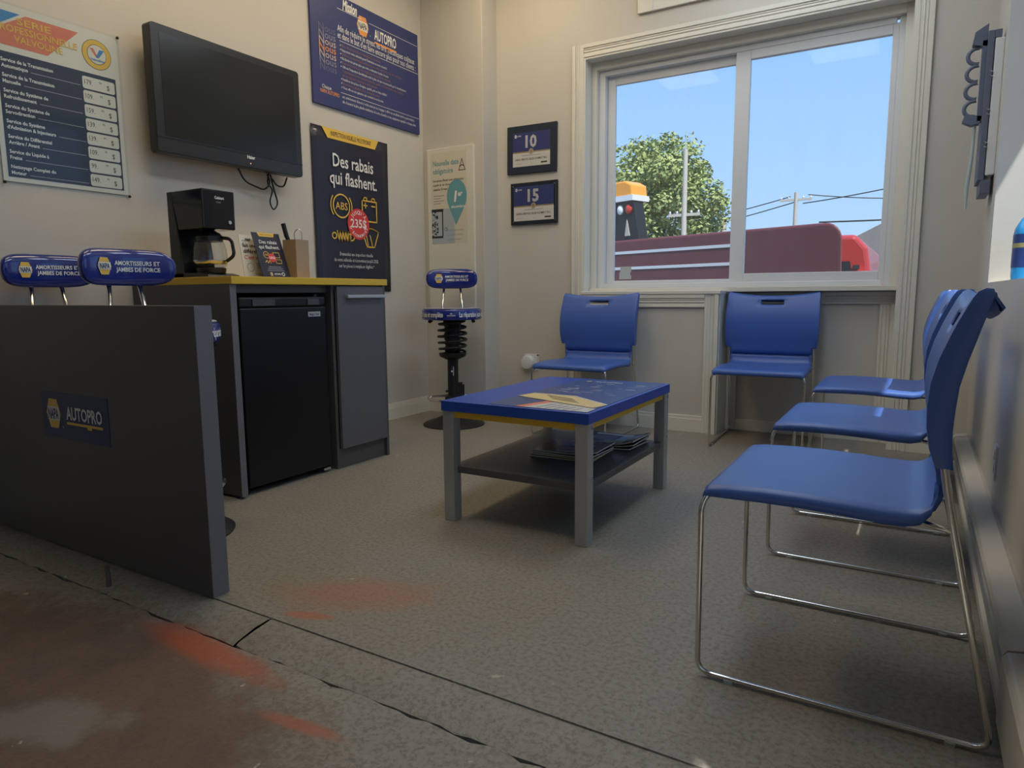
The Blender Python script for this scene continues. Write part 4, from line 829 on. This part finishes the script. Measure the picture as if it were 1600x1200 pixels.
for z in (.16, .14, .0, -.02, -.14, -.16): m = MB(); m.tube([(-.03, -.09, z), (-.045, -.115, z), (-.05, -.115, z + .004)], .0025, 6); m.build('hook', STEEL, rk)
m = MB(); pts = []
for k in range(4):
    zc = .245 - k * .075
    for j in range(9): q = math.radians(80 + 200 * j / 8); pts.append((-.095 + .036 * math.cos(q), -.06, zc + .034 * math.sin(q)))
m.tube(pts, .0085, 8); m.prism([(-.062, .37), (-.11, .34), (-.118, .29), (-.062, .275)], -.085, -.035, 'y'); m.prism([(-.062, -.02), (-.125, -.005), (-.135, -.035), (-.10, -.055), (-.07, -.05)], -.085, -.035, 'y'); m.box(-.080, -.062, -.085, -.035, -.04, .30); m.build('looped_grip', RACKB, rk, smooth=40)
m = MB(); m.tube([(-.085, -.06, -.05), (-.088, -.06, -.20), (-.098, -.06, -.33), (-.096, -.06, -.42)], [.006, .007, .008, .005], 8); m.build('strip', PALE, rk, smooth=40)
jg = thing('washer_jug', 'blue washer fluid jug with dark label on the sunny window sill', 'jug', (.392, 3.40, RZ0))
m = MB(); n_ = 28; rows_ = []
for (sx, sy, z) in ((.075, .050, 0), (.083, .056, .006), (.085, .058, .03), (.085, .058, .19), (.082, .056, .21), (.065, .046, .245), (.04, .034, .27), (.022, .022, .285), (.02, .02, .30)):
    rows_.append([(sx * math.copysign(abs(math.cos(2 * PI * k / n_)) ** .55, math.cos(2 * PI * k / n_)), sy * math.copysign(abs(math.sin(2 * PI * k / n_)) ** .55, math.sin(2 * PI * k / n_)), z) for k in range(n_ + 1)])
m.grid(rows_); m.add(rows_[0][:-1], [tuple(range(n_))]); jb = m.build('body', JUGB, jg, smooth=40)
m = MB(); rr = [[(1.012 * x / .085 * .085, 1.012 * y, z) for (x, y, _) in rows_[3]] for z in (.055, .185)]; m.grid(rr); m.build('label', JUGL, jg, smooth=40)
m = MB(); rr = [[(1.018 * x, 1.018 * y, z) for (x, y, _) in rows_[3]] for z in (.132, .150)]; m.grid(rr); m.build('label_stripe', mat('label olive', (.35, .33, .15), .4), jg, smooth=40)
m = MB(); A = circ(.0, .095, .022, n=24); B = circ(0, .095, .017, n=24); m.add([(a - .02, -.0596, b) for a, b in A + B], [(i, (i + 1) % 24, 24 + (i + 1) % 24, 24 + i) for i in range(24)]); m.build('label_emblem', WHITE, jg)
MB().lathe([(.022, .298), (.023, .30), (.023, .322), (.02, .325)], 20).build('cap', WHITE, jg, smooth=40)
MB().tube(fillet([(.03, 0, .27), (.07, 0, .285), (.088, 0, .24), (.08, 0, .20)], .02), .009, 8).build('handle', JUGB, jg, smooth=40)

# ------------------------------------------------------------------ outside the window
GZ = -0.25
gr = MB().box(-90, 60, YB + .32, 140, GZ - .2, GZ).build('ground', ASPH); struct(gr)
gr = MB().box(WX + .02, 60, -60, YB + .32, GZ - .2, GZ).build('ground.001', ASPH); struct(gr)
ang = math.atan2(-.94, 2.54)
tk = thing('tow_truck', 'long dark red truck body with white stripes and light pylon outside the window', 'truck', (-.63, 6.86, GZ), ang); tz = 1.5 - GZ
arc = [(-.16 + .16 * math.cos(math.radians(a)), tz - .16 + .16 * math.sin(math.radians(a))) for a in range(0, 91, 15)]
tb = MB().prism([(-6.2, .62), (-.10, .62), (0.03, .75)] + arc + [(-6.2, tz)], 0, 1.9, 'y'); tb.v = [(x - (.62 * y if x > -.5 else 0), y, z) for x, y, z in tb.v]; tb.build('body', TRUCKRED, tk, bevel=.03, seg=3)
MB().box(-6.2, -.3, .15, 1.75, .42, .62).build('chassis', BLACKM, tk)
for z in (tz - .150, tz - .335): MB().box(-6.2, -1.12, -.006, 0, z - .016, z + .016).build('stripe', mat('stripe white', (.62, .64, .66), .4), tk)
for wx in (-1.2, -2.3, -5.4):
    for wy in (.02, 1.6):
        m = MB(); m.lathe([(.16, 0), (.40, .02), (.45, .06), (.45, .22), (.40, .26), (.16, .26)], 28); m.xf(Matrix.Translation((wx, wy + .26, .45)) @ Matrix.Rotation(PI / 2, 4, 'X')); wh = m.build('wheel', TYRE, tk, smooth=40)
        m = MB(); m.lathe([(.05, 0), (.20, .01), (.22, .03)], 20); m.xf(Matrix.Translation((wx, wy - .005 if wy < 1 else wy + .27, .45)) @ Matrix.Rotation(PI / 2, 4, 'X')); m.build('hub', ALU, wh, smooth=40)
py_ = MB(); py_.prism([(-2.85, tz), (-2.42, tz), (-2.52, tz + .52), (-2.85, tz + .52)], .05, .22, 'y'); pyl = py_.build('pylon', BLACKM, tk)
m = MB(); m.prism([(-2.63, tz + .05), (-2.55, tz + .05), (-2.60, tz + .25)], .04, .05, 'y'); m.build('gusset', WOODP, pyl)
MB().prism([(-3.0, tz + .52), (-2.50, tz + .47), (-2.52, tz + .64), (-2.62, tz + .69), (-3.0, tz + .69)], .02, .30, 'y').build('amber_beacon', AMBER, tk, bevel=.02)
MB().box(-3.0, -2.49, .01, .31, tz + .455, tz + .52).build('beacon_base', VINYL, tk)
for (lx, mm) in ((-2.70, WHITE), (-2.57, REDL)):
    m = MB(); m.lathe([(.055, 0), (.055, .02), (.03, .035)], 20); m.xf(Matrix.Translation((lx, .05, tz + .36)) @ Matrix.Rotation(PI / 2, 4, 'X') @ Matrix.Scale(.8, 4, (1, 0, 0))); m.build('round_lamp', mm, pyl, smooth=40)
cr = thing('red_car', 'bright red car parked beyond the truck at the right window edge', 'car', (-1.33, 9.6, GZ), 0.0)
ct_ = [(-.88, .30), (-.90, .75), (-.86, .95), (-.72, 1.66), (-.60, 1.83), (.60, 1.83), (.74, 1.66), (.86, .95), (.90, .75), (.88, .30)]
MB().prism(ct_, 0, 4.2, 'y').build('body', CARRED, cr, bevel=.06, seg=3); MB().prism([(-.62, 1.05), (-.55, 1.5), (.55, 1.5), (.62, 1.05)], -.015, .0, 'y').build('rear_window', DARKW, cr)
for s_ in (-1, 1):
    MB().prism([(s_ * .66, .98), (s_ * .80, .98), (s_ * .72, 1.42), (s_ * .64, 1.45)], -.02, .0, 'y').build('tail_lamp', REDL, cr)
    for wy in (.5, 3.2): m = MB(); m.lathe([(.12, 0), (.30, .02), (.33, .05), (.33, .17), (.30, .2), (.12, .2)], 24); m.xf(Matrix.Translation((s_ * .80 - .1, wy, .33)) @ Matrix.Rotation(PI / 2, 4, 'Y')); m.build('wheel', TYRE, cr, smooth=40)
m = MB(); rnd = random.Random(8)
for k in range(5): z = 1.0 + k * .1; m.box(.60 + rnd.uniform(-.02, .02), .66, -.022, -.014, z, z + .05)
m.build('trim_marks', INK, cr); MB().box(-.85, .85, -.12, .02, .35, .58).build('bumper', BLACKP, cr, bevel=.03)
# building
bd = thing('house', 'pale house with grey gable roof far behind the red car', 'building', (-1.2, 34, GZ))
MB().box(-2.6, 3.5, 0, 8, 0, 2.7).build('wall', SIDING, bd); MB().prism([(-3.0, 2.65), (.45, 4.45), (3.9, 2.65)], -.4, 8.4, 'y').build('roof', ROOFG, bd)
for x in (-1.6, 1.2): wn = MB().box(x, x + .9, -.03, .02, 1.0, 2.0).build('window', DARKW, bd); MB().box(x - .06, x + .96, -.04, -.02, .94, 1.0).build('sill', TRIM, wn)
# utility poles with wires
def pole(label, x, y, h, arms, r=.13):
    t = thing('utility_pole', label, 'utility pole', (x, y, GZ)); MB().tube([(0, 0, 0), (0, 0, h)], [r, r * .7], 10).build('shaft', WOODP, t, smooth=40)
    for (z, wd) in arms:
        ar = MB().box(-wd / 2, wd / 2, -.06, .06, z, z + .14).build('cross_arm', WOODP, t)
        for k in (-1, -.5, .5, 1): MB().lathe([(.05, 0), (.06, .06), (.03, .14)], 8, k * wd * .46, 0, z + .14).build('insulator', SILVER, ar)
    return t
p1 = pole('tall pale utility pole rising before the tree', -10.6, 35, 8.3, [(4.0 + 1.0, 1.6)], .16)
MB().box(-.25, .25, -.25, .25, 3.0, 3.35).build('transformer', SILVER, p1); MB().tube([(0, 0, 8.2), (.02, 0, 9.2)], .03, 6).build('mast', SILVER, p1)
p2 = pole('distant utility pole with crossarm and wires over the truck', -7.55, 50, 7.75, [(7.2, 2.0)], .17)
p3 = pole('short distant utility pole just left of the window mullion', -12.3, 50, 6.4, [], .32)
def wire(name, label, a, b, sag):
    pts = []
    for k in range(17): t = k / 16; p = Vector(a).lerp(Vector(b), t); p.z -= sag * 4 * t * (1 - t); pts.append(p)
    o = MB().tube(pts, .035, 5).build(name, BLACKM); tag(o, label, 'wire', 'overhead wires'); return o
wire('overhead_wire', 'upper overhead wire running left from the distant pole', (-7.9, 50, 7.25), (-26, 52, 5.3), .5); wire('overhead_wire', 'lower overhead wire running left from the distant pole', (-7.5, 50, 6.9), (-26, 52, 4.2), .4)
wire('overhead_wire', 'upper overhead wire rising right from the distant pole', (-7.1, 50, 6.75), (6, 44, 8.2), .3); wire('overhead_wire', 'level overhead wire running right from the distant pole', (-6.8, 50, 7.3), (8, 52, 7.0), .5)
wire('overhead_wire', 'low overhead wire above the house roof', (-4, 33, 3.9), (6, 33, 4.0), .1)
# maple tree
te = thing('maple_tree', 'large leafy green tree outside behind the left window pane', 'tree', (-13.2, 39, GZ))
m = MB(); m.tube([(0, 0, 0), (.05, 0, 1.5), (-.1, .1, 3.2), (.1, 0, 6.0), (0.1, 0, 8.4)], [.38, .30, .26, .16, .05], 10)
rnd = random.Random(11); tips = []
for k in range(26):
    z0 = rnd.uniform(1.8, 7.0); a = rnd.uniform(0, 2 * PI); l = rnd.uniform(1.6, 3.0) * (1 - .06 * z0); e = Vector((math.cos(a) * l, math.sin(a) * l, z0 + rnd.uniform(.6, 1.6)))
    m.tube([(0, 0, z0), (e.x * .5, e.y * .5, z0 + (e.z - z0) * .35), tuple(e)], [.10, .06, .02], 6); tips.append(e)
m.build('trunk', BARK, te, smooth=40)
V, F = [], []
clumps = []
for k in range(190):
    while True:
        p = Vector((rnd.uniform(-1, 1), rnd.uniform(-1, 1), rnd.uniform(-1, 1)))
        if .35 < p.length < 1: break
    p = Vector((p.x * 3.5, p.y * 3.5, 5.6 + p.z * 4.2)); 
    if p.z < 1.6: continue
    clumps.append((p, rnd.uniform(.45, .95)))
clumps += [(Vector((-1.6, 0, 9.5)), .45), (Vector((.4, 0, 9.6)), .4), (Vector((1.4, .2, 9.0)), .5), (Vector((-.6, 0, 9.3)), .6)]
for p, r in clumps:
    for k in range(int(150 * r)):
        d = Vector((rnd.gauss(0, 1), rnd.gauss(0, 1), rnd.gauss(0, 1))).normalized() * r * rnd.uniform(.6, 1.05); c = p + d
        u = Vector((rnd.gauss(0, 1), rnd.gauss(0, 1), rnd.gauss(0, .6))).normalized(); v = u.cross(d.normalized() + Vector((0, 0, .4))).normalized() ; s_ = rnd.uniform(.09, .17)
        k0 = len(V); V += [tuple(c - u * s_), tuple(c + v * s_ * .6), tuple(c + u * s_), tuple(c - v * s_ * .6)]; F.append((k0, k0 + 1, k0 + 2, k0 + 3))
fo = MB(); fo.v = V; fo.f = F; me = bpy.data.meshes.new('foliage'); me.from_pydata(V, [], F); me.materials.append(LEAF); fo = bpy.data.objects.new('foliage', me); C.objects.link(fo); fo.parent = te; fo['kind'] = 'stuff'
